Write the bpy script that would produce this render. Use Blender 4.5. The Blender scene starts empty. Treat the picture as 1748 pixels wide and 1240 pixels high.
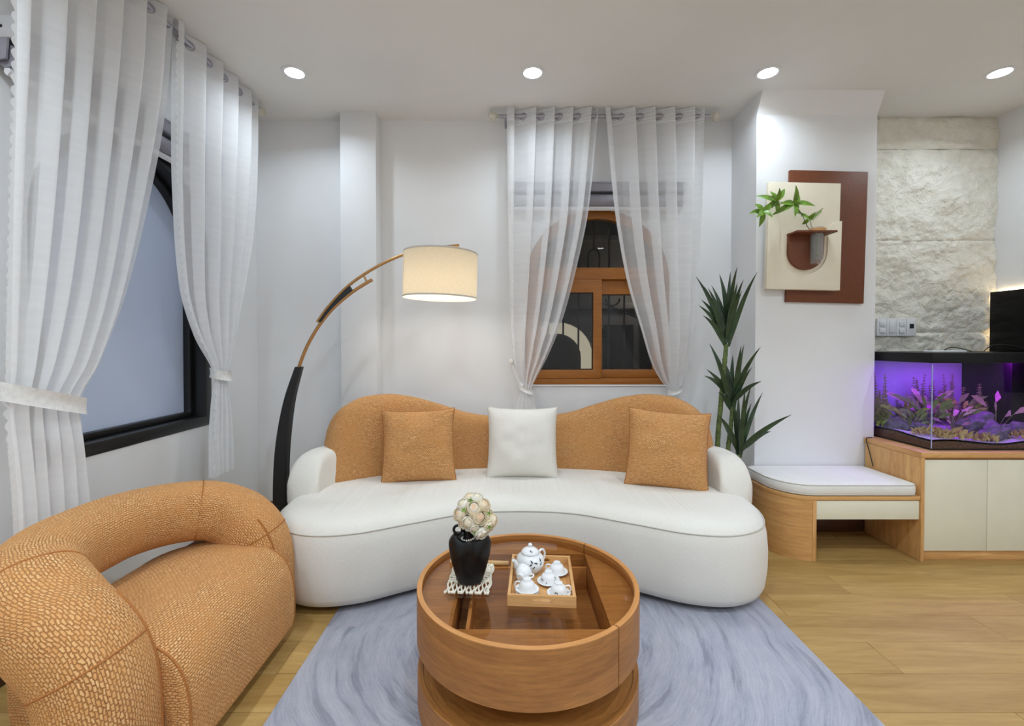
import bpy, bmesh, math, random
from mathutils import Vector, Matrix, noise
random.seed(7)
PI = math.pi
scene = bpy.context.scene
C = scene.collection

# ------------------------------------------------------------------ camera, world, exposure
F_PX = 785.0
cam_d = bpy.data.cameras.new('camera')
cam_d.sensor_width = 36.0
cam_d.lens = 36.0 * F_PX / 1748.0
PITCH = math.radians(0.8)
cam_d.shift_x = 5.0 / 1748.0
cam_d.shift_y = -(32.0 - F_PX * math.tan(PITCH)) / 1748.0
cam_d.clip_start = 0.02
cam = bpy.data.objects.new('camera', cam_d)
cam.location = (0, 0, 1.28)
cam.rotation_euler = (PI / 2 - PITCH, 0, 0)
C.objects.link(cam)
scene.camera = cam

world = bpy.data.worlds.new('night_sky')
scene.world = world
world.use_nodes = True
world.node_tree.nodes['Background'].inputs[0].default_value = (0.012, 0.016, 0.03, 1)
world.node_tree.nodes['Background'].inputs[1].default_value = 1.0

vs = scene.view_settings
vs.view_transform = 'Standard'
vs.look = 'None'
vs.gamma = 1.0
vs.use_curve_mapping = False
vs.exposure = 0.06

DOWNLIGHT_W = (5.0, 11.0, 17.0)      # row over the sofa, middle row, row behind the viewer
DOWNLIGHT_COL = (0.765, 0.893, 1.0)
DOWNLIGHT_XY = [(-1.326, 2.867), (0.146, 2.867), (1.60, 2.867), (3.035, 2.867),
                (-1.326, 0.90), (0.146, 0.90), (1.60, 0.90), (3.035, 0.90),
                (-1.326, -1.05), (0.146, -1.05), (1.60, -1.05), (3.035, -1.05)]
LAMP_W = 3.4
TANK_W = 2.2

# room dimensions
XL, XR, YB, YF, ZC = -1.905, 3.61, 3.48, -2.2, 2.96

# ------------------------------------------------------------------ helpers
def rootloc(p):
    v = Vector((0, 0, 0))
    while p is not None:
        v += p.location
        p = p.parent
    return v

def mk(name, verts, faces, mat, parent=None, smooth=True, uvs=None, sharp=40, local=False):
    off = Vector((0, 0, 0)) if local else rootloc(parent)
    me = bpy.data.meshes.new(name)
    me.from_pydata([(v[0] - off[0], v[1] - off[1], v[2] - off[2]) for v in verts], [], faces)
    if uvs:
        ul = me.uv_layers.new(name='UVMap')
        k = 0
        for f in uvs:
            for uv in f:
                ul.data[k].uv = uv
                k += 1
    me.update()
    bm = bmesh.new(); bm.from_mesh(me)
    bmesh.ops.recalc_face_normals(bm, faces=bm.faces)
    bm.to_mesh(me); bm.free()
    if smooth:
        me.shade_smooth()
        if sharp: me.set_sharp_from_angle(angle=math.radians(sharp))
    o = bpy.data.objects.new(name, me)
    if mat is not None: me.materials.append(mat)
    C.objects.link(o)
    if parent is not None: o.parent = parent
    return o

def bm_obj(name, bm, mat, parent=None, smooth=True, sharp=40, grain=None, local=False):
    off = Vector((0, 0, 0)) if local else rootloc(parent)
    if grain:
        ul = bm.loops.layers.uv.verify()
        for f in bm.faces:
            n = f.normal
            a = max(range(3), key=lambda i: abs(n[i]))
            ax = [i for i in range(3) if i != a]
            g = 'xyz'.index(grain)
            if g in ax: u, w = g, [i for i in ax if i != g][0]
            else: u, w = ax[0], ax[1]
            for l in f.loops:
                l[ul].uv = (l.vert.co[u] + 0.37 * a, l.vert.co[w] + 0.21 * a)
    for v in bm.verts: v.co -= off
    bmesh.ops.recalc_face_normals(bm, faces=bm.faces)
    me = bpy.data.meshes.new(name)
    bm.to_mesh(me); bm.free()
    if smooth:
        me.shade_smooth()
        if sharp: me.set_sharp_from_angle(angle=math.radians(sharp))
    if mat is not None: me.materials.append(mat)
    o = bpy.data.objects.new(name, me)
    C.objects.link(o)
    if parent is not None: o.parent = parent
    return o

def box(name, x0, x1, y0, y1, z0, z1, mat, parent=None, bevel=0.003, grain='x', seg=2, rot=None, local=False):
    bm = bmesh.new()
    bmesh.ops.create_cube(bm, size=1.0)
    for v in bm.verts:
        v.co = Vector(((x0 + x1) / 2 + v.co.x * (x1 - x0), (y0 + y1) / 2 + v.co.y * (y1 - y0), (z0 + z1) / 2 + v.co.z * (z1 - z0)))
    if bevel > 0:
        bmesh.ops.bevel(bm, geom=list(bm.edges), offset=bevel, segments=seg, profile=0.5, affect='EDGES')
    bm.normal_update()
    if rot is not None:
        M, piv = rot
        piv = Vector(piv)
        for v in bm.verts: v.co = piv + M @ (v.co - piv)
    return bm_obj(name, bm, mat, parent, grain=grain, local=local)

def prism(name, outer, holes, c0, c1, axes, mat, parent=None, grain='x', bevel=0.0, smooth=True, sharp=35):
    """outer / holes: 2-D loops (a, b); extruded along c from c0 to c1; axes(a, b, c) -> world."""
    bm = bmesh.new()
    edges = []
    for loop in [outer] + list(holes):
        vsn = [bm.verts.new(axes(p[0], p[1], c0)) for p in loop]
        for i in range(len(vsn)):
            edges.append(bm.edges.new((vsn[i], vsn[(i + 1) % len(vsn)])))
    bmesh.ops.triangle_fill(bm, use_beauty=True, use_dissolve=False, edges=edges)
    r = bmesh.ops.extrude_face_region(bm, geom=list(bm.faces))
    d = Vector(axes(0, 0, c1)) - Vector(axes(0, 0, c0))
    for g in r['geom']:
        if isinstance(g, bmesh.types.BMVert): g.co += d
    bmesh.ops.recalc_face_normals(bm, faces=bm.faces)
    if bevel > 0:
        es = [e for e in bm.edges if len(e.link_faces) == 2 and e.calc_face_angle(0) > 0.9]
        bmesh.ops.bevel(bm, geom=es, offset=bevel, segments=2, profile=0.5, affect='EDGES')
    bm.normal_update()
    return bm_obj(name, bm, mat, parent, grain=grain, smooth=smooth, sharp=sharp)

XZ = lambda a, b, c: (a, c, b)      # a = x, b = z, extruded along y
YZ = lambda a, b, c: (c, a, b)      # a = y, b = z, extruded along x
XY = lambda a, b, c: (a, b, c)      # a = x, b = y, extruded along z

def grid_faces(n, m, cu, cv, uvf):
    faces, uvs = [], []
    for i in range(n if cu else n - 1):
        for j in range(m if cv else m - 1):
            i2, j2 = (i + 1) % n, (j + 1) % m
            faces.append((i * m + j, i2 * m + j, i2 * m + j2, i * m + j2))
            uvs.append((uvf(i, j), uvf(i + 1, j), uvf(i + 1, j + 1), uvf(i, j + 1)))
    return faces, uvs

def grid(name, rows, mat, parent=None, cu=False, cv=False, caps=False, uvs=None, sharp=60, local=False):
    """rows[i][j] points. cv closes each row. uv in metres along the middle."""
    n, m = len(rows), len(rows[0])
    verts = [p for r in rows for p in r]
    su = [0.0]
    for i in range(1, n + 1):
        a, b = rows[i % n], rows[i - 1]
        su.append(su[-1] + sum((Vector(a[q]) - Vector(b[q])).length for q in range(0, m, max(1, m // 8))) / len(range(0, m, max(1, m // 8))))
    k = max(range(n), key=lambda i: sum((Vector(rows[i][j]) - Vector(rows[i][j - 1])).length for j in range(1, m)))
    sv = [0.0]
    for j in range(1, m + 1):
        sv.append(sv[-1] + (Vector(rows[k][j % m]) - Vector(rows[k][j - 1])).length)
    faces, fu = grid_faces(n, m, cu, cv, lambda i, j: (su[i], sv[j]))
    if caps:
        for i in (0, n - 1):
            ids = [i * m + j for j in range(m)]
            if i == 0: ids.reverse()
            faces.append(tuple(ids))
            fu.append([(rows[i][q % m][0], rows[i][q % m][2]) for q in [w - i * m for w in ids]])
    return mk(name, verts, faces, mat, parent, True, fu, sharp, local)

def lathe(name, prof, loc, mat, parent=None, seg=32, sharp=40, squash=(1, 1), local=False, M=None):
    rows = []
    for (r, z) in prof:
        row = []
        for k in range(seg):
            a = 2 * PI * k / seg
            p = Vector((max(r, 1e-5) * math.cos(a) * squash[0], max(r, 1e-5) * math.sin(a) * squash[1], z))
            if M is not None: p = M @ p
            row.append(tuple(Vector(loc) + p))
        rows.append(row)
    n, m = len(rows), seg
    verts = [p for r in rows for p in r]
    R = max(p[0] for p in prof)
    sv = [0.0]
    for i in range(1, n): sv.append(sv[-1] + math.hypot(prof[i][0] - prof[i - 1][0], prof[i][1] - prof[i - 1][1]))
    faces, uvs = [], []
    for i in range(n - 1):
        for j in range(m):
            j2 = (j + 1) % m
            faces.append((i * m + j, i * m + j2, (i + 1) * m + j2, (i + 1) * m + j))
            u0, u1 = 2 * PI * R * j / m, 2 * PI * R * (j + 1) / m
            uvs.append(((u0, sv[i]), (u1, sv[i]), (u1, sv[i + 1]), (u0, sv[i + 1])))
    return mk(name, verts, faces, mat, parent, True, uvs, sharp, local)

def frames(pts):
    pts = [Vector(p) for p in pts]
    T = []
    for i in range(len(pts)):
        a, b = pts[max(0, i - 1)], pts[min(len(pts) - 1, i + 1)]
        T.append((b - a).normalized())
    up = Vector((0, 0, 1))
    if abs(T[0].dot(up)) > 0.9: up = Vector((0, 1, 0))
    N = [(up - T[0] * up.dot(T[0])).normalized()]
    for i in range(1, len(pts)):
        n = N[-1] - T[i] * N[-1].dot(T[i])
        N.append(n.normalized())
    return pts, T, N

def tube(name, pts, rad, mat, parent=None, seg=10, caps=True, squash=1.0, local=False, sharp=60):
    pts, T, N = frames(pts)
    rows = []
    for i, p in enumerate(pts):
        r = rad[i] if isinstance(rad, (list, tuple)) else rad
        B = T[i].cross(N[i])
        rows.append([tuple(p + N[i] * (r * math.cos(2 * PI * k / seg)) + B * (r * squash * math.sin(2 * PI * k / seg))) for k in range(seg)])
    return grid(name, rows, mat, parent, cv=True, caps=caps, local=local, sharp=sharp)

def spline(ctrl, n, closed=False):
    """Catmull-Rom through points of any dimension."""
    out = []
    L = len(ctrl)
    segs = L if closed else L - 1
    for s in range(segs):
        def g(k):
            if closed: return ctrl[k % L]
            if k < 0: return [2 * a - b for a, b in zip(ctrl[0], ctrl[1])]
            if k >= L: return [2 * a - b for a, b in zip(ctrl[-1], ctrl[-2])]
            return ctrl[k]
        p0, p1, p2, p3 = g(s - 1), g(s), g(s + 1), g(s + 2)
        for q in range(n):
            t = q / n
            out.append(tuple(0.5 * (2 * b + (c - a) * t + (2 * a - 5 * b + 4 * c - d) * t * t + (3 * b - a - 3 * c + d) * t ** 3)
                             for a, b, c, d in zip(p0, p1, p2, p3)))
    if not closed: out.append(tuple(ctrl[-1]))
    return out

def interp(tab, x):
    """monotone-ish smooth interpolation in a table sorted by first column."""
    if x <= tab[0][0]: return tab[0][1]
    if x >= tab[-1][0]: return tab[-1][1]
    for i in range(len(tab) - 1):
        if tab[i][0] <= x <= tab[i + 1][0]:
            x0, y0 = tab[i]; x1, y1 = tab[i + 1]
            h = x1 - x0
            def slope(k):
                if k <= 0 or k >= len(tab) - 1:
                    k2 = 0 if k <= 0 else len(tab) - 2
                    return (tab[k2 + 1][1] - tab[k2][1]) / (tab[k2 + 1][0] - tab[k2][0])
                a = (tab[k][1] - tab[k - 1][1]) / (tab[k][0] - tab[k - 1][0])
                b = (tab[k + 1][1] - tab[k][1]) / (tab[k + 1][0] - tab[k][0])
                return 0 if a * b <= 0 else 2 * a * b / (a + b)
            m0, m1 = slope(i), slope(i + 1)
            t = (x - x0) / h
            return ((2 * t ** 3 - 3 * t * t + 1) * y0 + (t ** 3 - 2 * t * t + t) * h * m0
                    + (-2 * t ** 3 + 3 * t * t) * y1 + (t ** 3 - t * t) * h * m1)

def empty(name, loc):
    o = bpy.data.objects.new(name, None)
    o.location = loc
    o.empty_display_size = 0.1
    C.objects.link(o)
    return o

def tag(o, label=None, cat=None, group=None, kind=None):
    if label: o['label'] = label
    if cat: o['category'] = cat
    if group: o['group'] = group
    if kind: o['kind'] = kind
    return o

def thing(name, loc, label, cat, group=None, kind=None):
    return tag(empty(name, loc), label, cat, group, kind)

def copy_tree(o, parent=None):
    c = o.copy(); C.objects.link(c)
    if parent is not None: c.parent = parent
    for ch in list(o.children): copy_tree(ch, c)
    return c

# ------------------------------------------------------------------ materials
def lin(r, g, b):
    f = lambda c: (c / 255 / 12.92) if c / 255 <= 0.04045 else ((c / 255 + 0.055) / 1.055) ** 2.4
    return (f(r), f(g), f(b), 1.0)

class NT:
    def __init__(s, name):
        s.m = bpy.data.materials.new(name); s.m.use_nodes = True
        s.t = s.m.node_tree; s.n = s.t.nodes; s.l = s.t.links
        s.b = s.n['Principled BSDF']; s.out = s.n['Material Output']
    def node(s, typ, **kw):
        n = s.n.new(typ)
        for k, v in kw.items(): setattr(n, k, v)
        return n
    def link(s, a, b): s.l.new(a, b)
    def coord(s, kind='Object', scale=(1, 1, 1), rot=(0, 0, 0), loc=(0, 0, 0)):
        tc = s.node('ShaderNodeTexCoord'); mp = s.node('ShaderNodeMapping')
        mp.inputs['Scale'].default_value = scale; mp.inputs['Rotation'].default_value = rot; mp.inputs['Location'].default_value = loc
        s.link(tc.outputs[kind], mp.inputs['Vector'])
        return mp.outputs['Vector']
    def noise(s, vec, scale, detail=3, rough=0.5, dist=0.0):
        n = s.node('ShaderNodeTexNoise')
        n.inputs['Scale'].default_value = scale; n.inputs['Detail'].default_value = detail
        n.inputs['Roughness'].default_value = rough; n.inputs['Distortion'].default_value = dist
        if vec is not None: s.link(vec, n.inputs['Vector'])
        return n.outputs['Fac']
    def ramp(s, fac, stops):
        r = s.node('ShaderNodeValToRGB')
        e = r.color_ramp.elements
        while len(e) < len(stops): e.new(0.5)
        for el, (p, c) in zip(e, stops): el.position = p; el.color = c
        s.link(fac, r.inputs['Fac'])
        return r.outputs['Color']
    def mixc(s, a, b, fac, mode='MIX'):
        m = s.node('ShaderNodeMix', data_type='RGBA', blend_type=mode)
        for sock, v in ((m.inputs[0], fac), (m.inputs[6], a), (m.inputs[7], b)):
            if hasattr(v, 'type') and not isinstance(v, (tuple, float, int)): s.link(v, sock)
            else: sock.default_value = v
        return m.outputs[2]
    def math(s, op, a, b=None):
        m = s.node('ShaderNodeMath', operation=op)
        for sock, v in zip(m.inputs, (a, b)):
            if v is None: continue
            if isinstance(v, (int, float)): sock.default_value = v
            else: s.link(v, sock)
        return m.outputs[0]
    def bump(s, h, strength=0.3, dist=0.01, prev=None):
        b = s.node('ShaderNodeBump')
        b.inputs['Strength'].default_value = strength; b.inputs['Distance'].default_value = dist
        s.link(h, b.inputs['Height'])
        if prev is not None: s.link(prev, b.inputs['Normal'])
        return b.outputs['Normal']
    def setp(s, **kw):
        for k, v in kw.items():
            sock = s.b.inputs[k.replace('_', ' ')]
            if hasattr(v, 'links') or hasattr(v, 'is_linked'): s.link(v, sock)
            else: sock.default_value = v

def plain(name, col, rough=0.5, metal=0.0, noise_amt=0.04, nscale=30, bump=0.0, **kw):
    t = NT(name)
    f = t.noise(t.coord(), nscale, 3)
    c2 = tuple(max(0, c * (1 - 2.5 * noise_amt)) for c in col[:3]) + (1,)
    c3 = tuple(min(1, c * (1 + 2.5 * noise_amt)) for c in col[:3]) + (1,)
    t.link(t.ramp(f, [(0.3, c2), (0.7, c3)]), t.b.inputs['Base Color'])
    t.b.inputs['Roughness'].default_value = rough
    t.b.inputs['Metallic'].default_value = metal
    for k, v in kw.items(): t.b.inputs[k.replace('_', ' ')].default_value = v
    if bump > 0: t.link(t.bump(f, bump, 0.002), t.b.inputs['Normal'])
    return t.m

def wood(name, dark, light, rough=0.42, coord='UV', scale=1.0, rand=False, knots=True, contrast=1.0):
    t = NT(name)
    v = t.coord(coord, (1.6 * scale, 14 * scale, 14 * scale))
    if rand:
        oi = t.node('ShaderNodeObjectInfo')
        add = t.node('ShaderNodeVectorMath', operation='ADD')
        sc = t.node('ShaderNodeVectorMath', operation='SCALE'); sc.inputs[3].default_value = 37.0
        cmb = t.node('ShaderNodeCombineXYZ')
        for i in range(3): t.link(oi.outputs['Random'], cmb.inputs[i])
        t.link(cmb.outputs[0], sc.inputs[0]); t.link(sc.outputs[0], add.inputs[1]); t.link(v, add.inputs[0])
        v = add.outputs[0]
    big = t.noise(v, 0.9, 4, 0.6, 1.2)
    fine = t.noise(v, 7.0, 5, 0.65, 0.3)
    mid = tuple((a + b) / 2 for a, b in zip(dark, light))
    c = t.ramp(big, [(0.30, dark), (0.5, mid), (0.68, light)])
    c = t.mixc(c, t.ramp(fine, [(0.35, tuple(x * 0.72 for x in mid[:3]) + (1,)), (0.62, light)]), 0.30 * contrast)
    if rand:
        hs = t.node('ShaderNodeHueSaturation')
        mr = t.node('ShaderNodeMapRange'); mr.inputs[3].default_value = 0.92; mr.inputs[4].default_value = 1.06
        t.link(oi.outputs['Random'], mr.inputs[0]); t.link(mr.outputs[0], hs.inputs['Value']); t.link(c, hs.inputs['Color'])
        c = hs.outputs['Color']
    t.link(c, t.b.inputs['Base Color'])
    t.b.inputs['Roughness'].default_value = rough
    t.link(t.bump(fine, 0.08, 0.002), t.b.inputs['Normal'])
    return t.m

def chenille(name, dark, mid, light, scale=1.0):
    """crinkled chenille: short raised dashes in irregular rows, worked in uv metres."""
    t = NT(name)
    uv = t.coord('UV')
    def warp(freq, amp):
        n = t.node('ShaderNodeTexNoise'); n.inputs['Scale'].default_value = freq; n.inputs['Detail'].default_value = 2
        t.link(uv, n.inputs['Vector'])
        sub = t.node('ShaderNodeVectorMath', operation='SUBTRACT'); sub.inputs[1].default_value = (0.5, 0.5, 0.5)
        sc = t.node('ShaderNodeVectorMath', operation='SCALE'); sc.inputs[3].default_value = amp
        t.link(n.outputs['Color'], sub.inputs[0]); t.link(sub.outputs[0], sc.inputs[0])
        return sc.outputs[0]
    add = t.node('ShaderNodeVectorMath', operation='ADD'); add2 = t.node('ShaderNodeVectorMath', operation='ADD')
    t.link(uv, add.inputs[0]); t.link(warp(18, 0.016), add.inputs[1])
    t.link(add.outputs[0], add2.inputs[0]); t.link(warp(110, 0.0085), add2.inputs[1])
    br = t.node('ShaderNodeTexBrick')
    br.offset = 0.5; br.squash = 1.0
    br.inputs['Color1'].default_value = (1, 1, 1, 1); br.inputs['Color2'].default_value = (0.55, 0.55, 0.55, 1); br.inputs['Mortar'].default_value = (0, 0, 0, 1)
    br.inputs['Scale'].default_value = 1.0 * scale
    br.inputs['Mortar Size'].default_value = 0.0022; br.inputs['Mortar Smooth'].default_value = 0.9
    br.inputs['Brick Width'].default_value = 0.0135; br.inputs['Row Height'].default_value = 0.0080
    t.link(add2.outputs[0], br.inputs['Vector'])
    cell = br.outputs['Color']
    patch = t.noise(uv, 6 * scale, 4, 0.65)
    fuzz = t.noise(uv, 420, 2)
    strength = t.ramp(patch, [(0.36, (1.0,) * 3 + (1,)), (0.64, (0.35,) * 3 + (1,))])
    c = t.ramp(cell, [(0.0, dark), (0.45, mid), (1.0, light)])
    c = t.mixc(mid, c, strength)
    c = t.mixc(c, t.mixc(dark, light, fuzz), 0.20)
    t.link(c, t.b.inputs['Base Color'])
    t.b.inputs['Roughness'].default_value = 0.85
    t.b.inputs['Sheen Weight'].default_value = 0.35
    t.b.inputs['Sheen Roughness'].default_value = 0.4
    t.b.inputs['Sheen Tint'].default_value = light
    n1 = t.bump(cell, 0.7, 0.005)
    t.link(t.bump(fuzz, 0.15, 0.001, n1), t.b.inputs['Normal'])
    return t.m

def linen(name, c1, c2, rough=0.9, s=1.0, coord='UV'):
    t = NT(name)
    a = t.noise(t.coord(coord, (60 * s, 420 * s, 60 * s)), 1.0, 2)
    b = t.noise(t.coord(coord, (420 * s, 60 * s, 420 * s)), 1.0, 2)
    p = t.noise(t.coord(coord), 5 * s, 3)
    h = t.math('ADD', a, b)
    c = t.ramp(h, [(0.75 / 2, c2), (1.25 / 2 + 0.1, c1)]) if False else t.mixc(c2, c1, t.math('MULTIPLY', h, 0.62))
    c = t.mixc(c, c1, t.math('MULTIPLY', p, 0.5))
    t.link(c, t.b.inputs['Base Color'])
    t.b.inputs['Roughness'].default_value = rough
    t.b.inputs['Sheen Weight'].default_value = 0.15
    t.link(t.bump(h, 0.25, 0.0015), t.b.inputs['Normal'])
    return t.m

def sheer_mat(name, col, opacity):
    t = NT(name)
    nt = t.t
    nt.nodes.remove(t.b)
    w = t.noise(t.coord('UV', (1, 1, 1)), 260, 2)
    w2 = t.noise(t.coord('UV', (40, 2, 1)), 1.0, 2)
    tr = t.node('ShaderNodeBsdfTransparent')
    di = t.node('ShaderNodeBsdfDiffuse'); di.inputs[0].default_value = col
    tl = t.node('ShaderNodeBsdfTranslucent'); tl.inputs[0].default_value = col
    m1 = t.node('ShaderNodeMixShader'); m1.inputs[0].default_value = 0.4
    t.link(di.outputs[0], m1.inputs[1]); t.link(tl.outputs[0], m1.inputs[2])
    m2 = t.node('ShaderNodeMixShader')
    f = t.math('ADD', t.math('ADD', t.math('MULTIPLY', w, 0.08), t.math('MULTIPLY', w2, 0.10)), opacity - 0.09)
    t.link(f, m2.inputs[0]); t.link(tr.outputs[0], m2.inputs[1]); t.link(m1.outputs[0], m2.inputs[2])
    t.link(m2.outputs[0], t.out.inputs[0])
    return t.m

def glass_mat(name, tint=(1, 1, 1, 1), ior=1.45, rough=0.0, extra=0.0):
    t = NT(name)
    t.n.remove(t.b)
    tr = t.node('ShaderNodeBsdfTransparent'); tr.inputs[0].default_value = tint
    gl = t.node('ShaderNodeBsdfGlossy'); gl.inputs['Roughness'].default_value = rough
    fr = t.node('ShaderNodeFresnel'); fr.inputs[0].default_value = ior
    m = t.node('ShaderNodeMixShader')
    ge = t.node('ShaderNodeNewGeometry')
    f = t.math('MULTIPLY', fr.outputs[0], t.math('SUBTRACT', 1.0, ge.outputs['Backfacing']))
    t.link(f, m.inputs[0]); t.link(tr.outputs[0], m.inputs[1]); t.link(gl.outputs[0], m.inputs[2])
    t.link(m.outputs[0], t.out.inputs[0])
    return t.m

def emit_mat(name, col, strength):
    t = NT(name)
    t.b.inputs['Base Color'].default_value = col
    t.b.inputs['Emission Color'].default_value = col
    t.b.inputs['Emission Strength'].default_value = strength
    return t.m

M = {}
M['wall'] = plain('white_wall_paint', (0.83, 0.83, 0.84, 1), 0.75, 0, 0.008, 3)
M['ceil'] = plain('ceiling_paint', (0.80, 0.79, 0.77, 1), 0.85, 0, 0.008, 2)
M['plank'] = wood('oak_floor', lin(160, 123, 63), lin(194, 158, 96), 0.52, 'Object', 0.8, True, contrast=0.8)
M['under'] = plain('floor_joint', lin(90, 66, 44), 0.8)
M['base'] = wood('dark_skirting', lin(66, 40, 28), lin(92, 58, 40), 0.45, 'Object')
M['tablewood'] = wood('table_walnut', lin(130, 78, 30), lin(186, 126, 62), 0.5, contrast=1.5)
M['rimwood'] = wood('table_rim', lin(186, 124, 66), lin(212, 150, 88), 0.42)
M['cabwood'] = wood('cabinet_oak', lin(186, 130, 72), lin(230, 180, 116), 0.5, contrast=1.2)
M['winwood'] = wood('window_golden_oak', lin(140, 82, 24), lin(176, 110, 40), 0.38)
M['traywood'] = wood('tray_bamboo', lin(196, 140, 84), lin(226, 176, 116), 0.45)
M['orange'] = chenille('rust_chenille', lin(138, 80, 32), lin(218, 150, 82), lin(250, 200, 140))
M['orange_seam'] = plain('rust_piping', lin(176, 112, 56), 0.85, 0, 0.05, 200)
M['cream'] = linen('cream_chenille', lin(236, 232, 224), lin(205, 198, 186))
M['cream_seam'] = plain('cream_piping', lin(205, 200, 190), 0.9, 0, 0.03, 200)
M['cushion_w'] = linen('bench_linen', lin(238, 236, 232), lin(216, 212, 204))
M['sheer'] = sheer_mat('white_sheer', (0.97, 0.97, 0.98, 1), 0.56)
M['sheer_dense'] = sheer_mat('white_voile', (0.97, 0.97, 0.98, 1), 0.72)
M['sheer_edge'] = sheer_mat('white_sheer_hem', (0.93, 0.93, 0.94, 1), 0.80)
M['black'] = plain('black_lacquer', (0.012, 0.012, 0.013, 1), 0.45, 0, 0.02)
M['blackmatte'] = plain('black_ceramic', (0.005, 0.005, 0.006, 1), 0.36, 0, 0.02, **{'Specular_IOR_Level': 0.35})
M['blackplastic'] = plain('black_plastic', (0.007, 0.007, 0.008, 1), 0.4, 0, 0.02, **{'Specular_IOR_Level': 0.25})
M['tv'] = plain('black_screen', (0.003, 0.003, 0.0035, 1), 0.2, 0, 0.01, **{'Specular_IOR_Level': 0.15})
M['brass'] = plain('brushed_gold', lin(190, 146, 96), 0.32, 0.85, 0.03, 80)
M['steel'] = plain('grey_metal', lin(170, 168, 178), 0.35, 0.8, 0.02)
M['white_plastic'] = plain('white_plastic', (0.80, 0.80, 0.82, 1), 0.35, 0, 0.01)
M['offwhite'] = plain('offwhite_laminate', lin(232, 229, 208), 0.4, 0, 0.008, 6)
M['creampanel'] = plain('cream_art_board', lin(240, 230, 208), 0.6, 0, 0.015, 8, 0.05)
M['brownpanel'] = plain('brown_art_board', lin(112, 60, 30), 0.55, 0, 0.04, 60, 0.1)
M['porcelain'] = plain('white_porcelain', (0.82, 0.82, 0.82, 1), 0.12, 0, 0.01)
M['ink'] = plain('dark_glaze_paint', lin(40, 44, 52), 0.3)
M['cotton'] = plain('cotton_rope', lin(232, 224, 206), 0.9, 0, 0.06, 300, 0.4)
M['dowel'] = wood('dowel_birch', lin(196, 148, 92), lin(220, 178, 122), 0.5)
M['pearl'] = plain('pearl', (0.85, 0.82, 0.76, 1), 0.2, 0, 0.02)
M['leaf_dark'] = plain('dracaena_leaf', lin(44, 66, 40), 0.40, 0, 0.16, 14)
M['leaf_green'] = plain('fresh_leaf', lin(112, 150, 48), 0.45, 0, 0.12, 40)
M['stalk'] = plain('cane_bark', lin(92, 108, 58), 0.7, 0, 0.18, 60, 0.5)
def petal_mat(name, col):
    t = NT(name); t.n.remove(t.b)
    c = t.mixc(tuple(x * 0.95 for x in col[:3]) + (1,), col, t.noise(t.coord(), 90, 2))
    d = t.node('ShaderNodeBsdfDiffuse'); tl = t.node('ShaderNodeBsdfTranslucent'); m = t.node('ShaderNodeMixShader')
    t.link(c, d.inputs[0]); t.link(c, tl.inputs[0]); m.inputs[0].default_value = 0.28
    t.link(d.outputs[0], m.inputs[1]); t.link(tl.outputs[0], m.inputs[2]); t.link(m.outputs[0], t.out.inputs[0])
    return t.m
M['petal'] = petal_mat('cream_petal', lin(255, 244, 220)); M['petal2'] = petal_mat('peach_petal', lin(255, 220, 182)); M['petal3'] = petal_mat('white_petal', lin(255, 252, 242))
M['glass'] = glass_mat('clear_glass', (0.98, 0.99, 0.99, 1))
def vial_mat():
    m = glass_mat('vial_glass', (0.96, 0.98, 0.98, 1), 1.5, 0.02)
    nt = m.node_tree; out = nt.nodes['Material Output']; prev = out.inputs[0].links[0].from_socket
    d = nt.nodes.new('ShaderNodeBsdfDiffuse'); d.inputs[0].default_value = (0.9, 0.92, 0.93, 1)  # pale diffuse mixed in as a light grey highlight on the glass
    mx = nt.nodes.new('ShaderNodeMixShader'); mx.inputs[0].default_value = 0.10
    nt.links.new(prev, mx.inputs[1]); nt.links.new(d.outputs[0], mx.inputs[2]); nt.links.new(mx.outputs[0], out.inputs[0])
    return m
M['vial'] = vial_mat()
M['tableglass'] = glass_mat('bronze_table_glass', (0.95, 0.92, 0.88, 1), 1.5)
M['winglass'] = glass_mat('night_window_glass', (0.75, 0.77, 0.78, 1), 1.5)
M['tankglass'] = glass_mat('tank_glass', (0.95, 0.96, 1.0, 1), 1.33)
M['frost'] = plain('frosted_blue_film', lin(204, 218, 244), 0.5, 0, 0.01, 2)
M['blackframe'] = plain('black_window_frame', (0.010, 0.010, 0.010, 1), 0.35, 0, 0.02)
M['iron'] = plain('black_iron', (0.008, 0.008, 0.008, 1), 0.6, 0, 0.02)
M['facade'] = plain('night_facade', lin(96, 92, 90), 0.9, 0, 0.06, 3)
M['sand'] = plain('aquarium_sand', (0.50, 0.46, 0.52, 1), 0.9, 0, 0.06, 160, 0.3)
M['soil'] = plain('aquarium_soil', lin(92, 66, 48), 0.95, 0, 0.2, 120, 0.6)
M['rock'] = plain('aquarium_rock', lin(104, 96, 108), 0.9, 0, 0.12, 25, 0.8)
M['tankback'] = plain('aquarium_back_film', lin(190, 196, 226), 0.6, 0, 0.01)
M['tplant'] = plain('water_plant_green', lin(116, 132, 78), 0.6, 0, 0.12, 60)
M['tplant2'] = plain('water_plant_ochre', lin(192, 168, 108), 0.6, 0, 0.14, 60)
M['tplant3'] = plain('water_plant_pink', lin(206, 150, 178), 0.6, 0, 0.1, 60)
M['tplant4'] = plain('water_plant_bright', lin(150, 176, 70), 0.6, 0, 0.12, 60)
M['clay'] = plain('terracotta_pot', lin(120, 110, 104), 0.8, 0, 0.05, 20, 0.2)
M['downlight'] = emit_mat('downlight_diffuser', (0.93, 0.97, 1.0, 1), 14.0)
M['led'] = emit_mat('warm_led', (1.0, 0.78, 0.48, 1), 6.0)
M['lit'] = emit_mat('added_glow', (1.0, 0.86, 0.62, 1), 0.55)  # glow of the imitated arch reflection and of the added outdoor lamp
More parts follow.
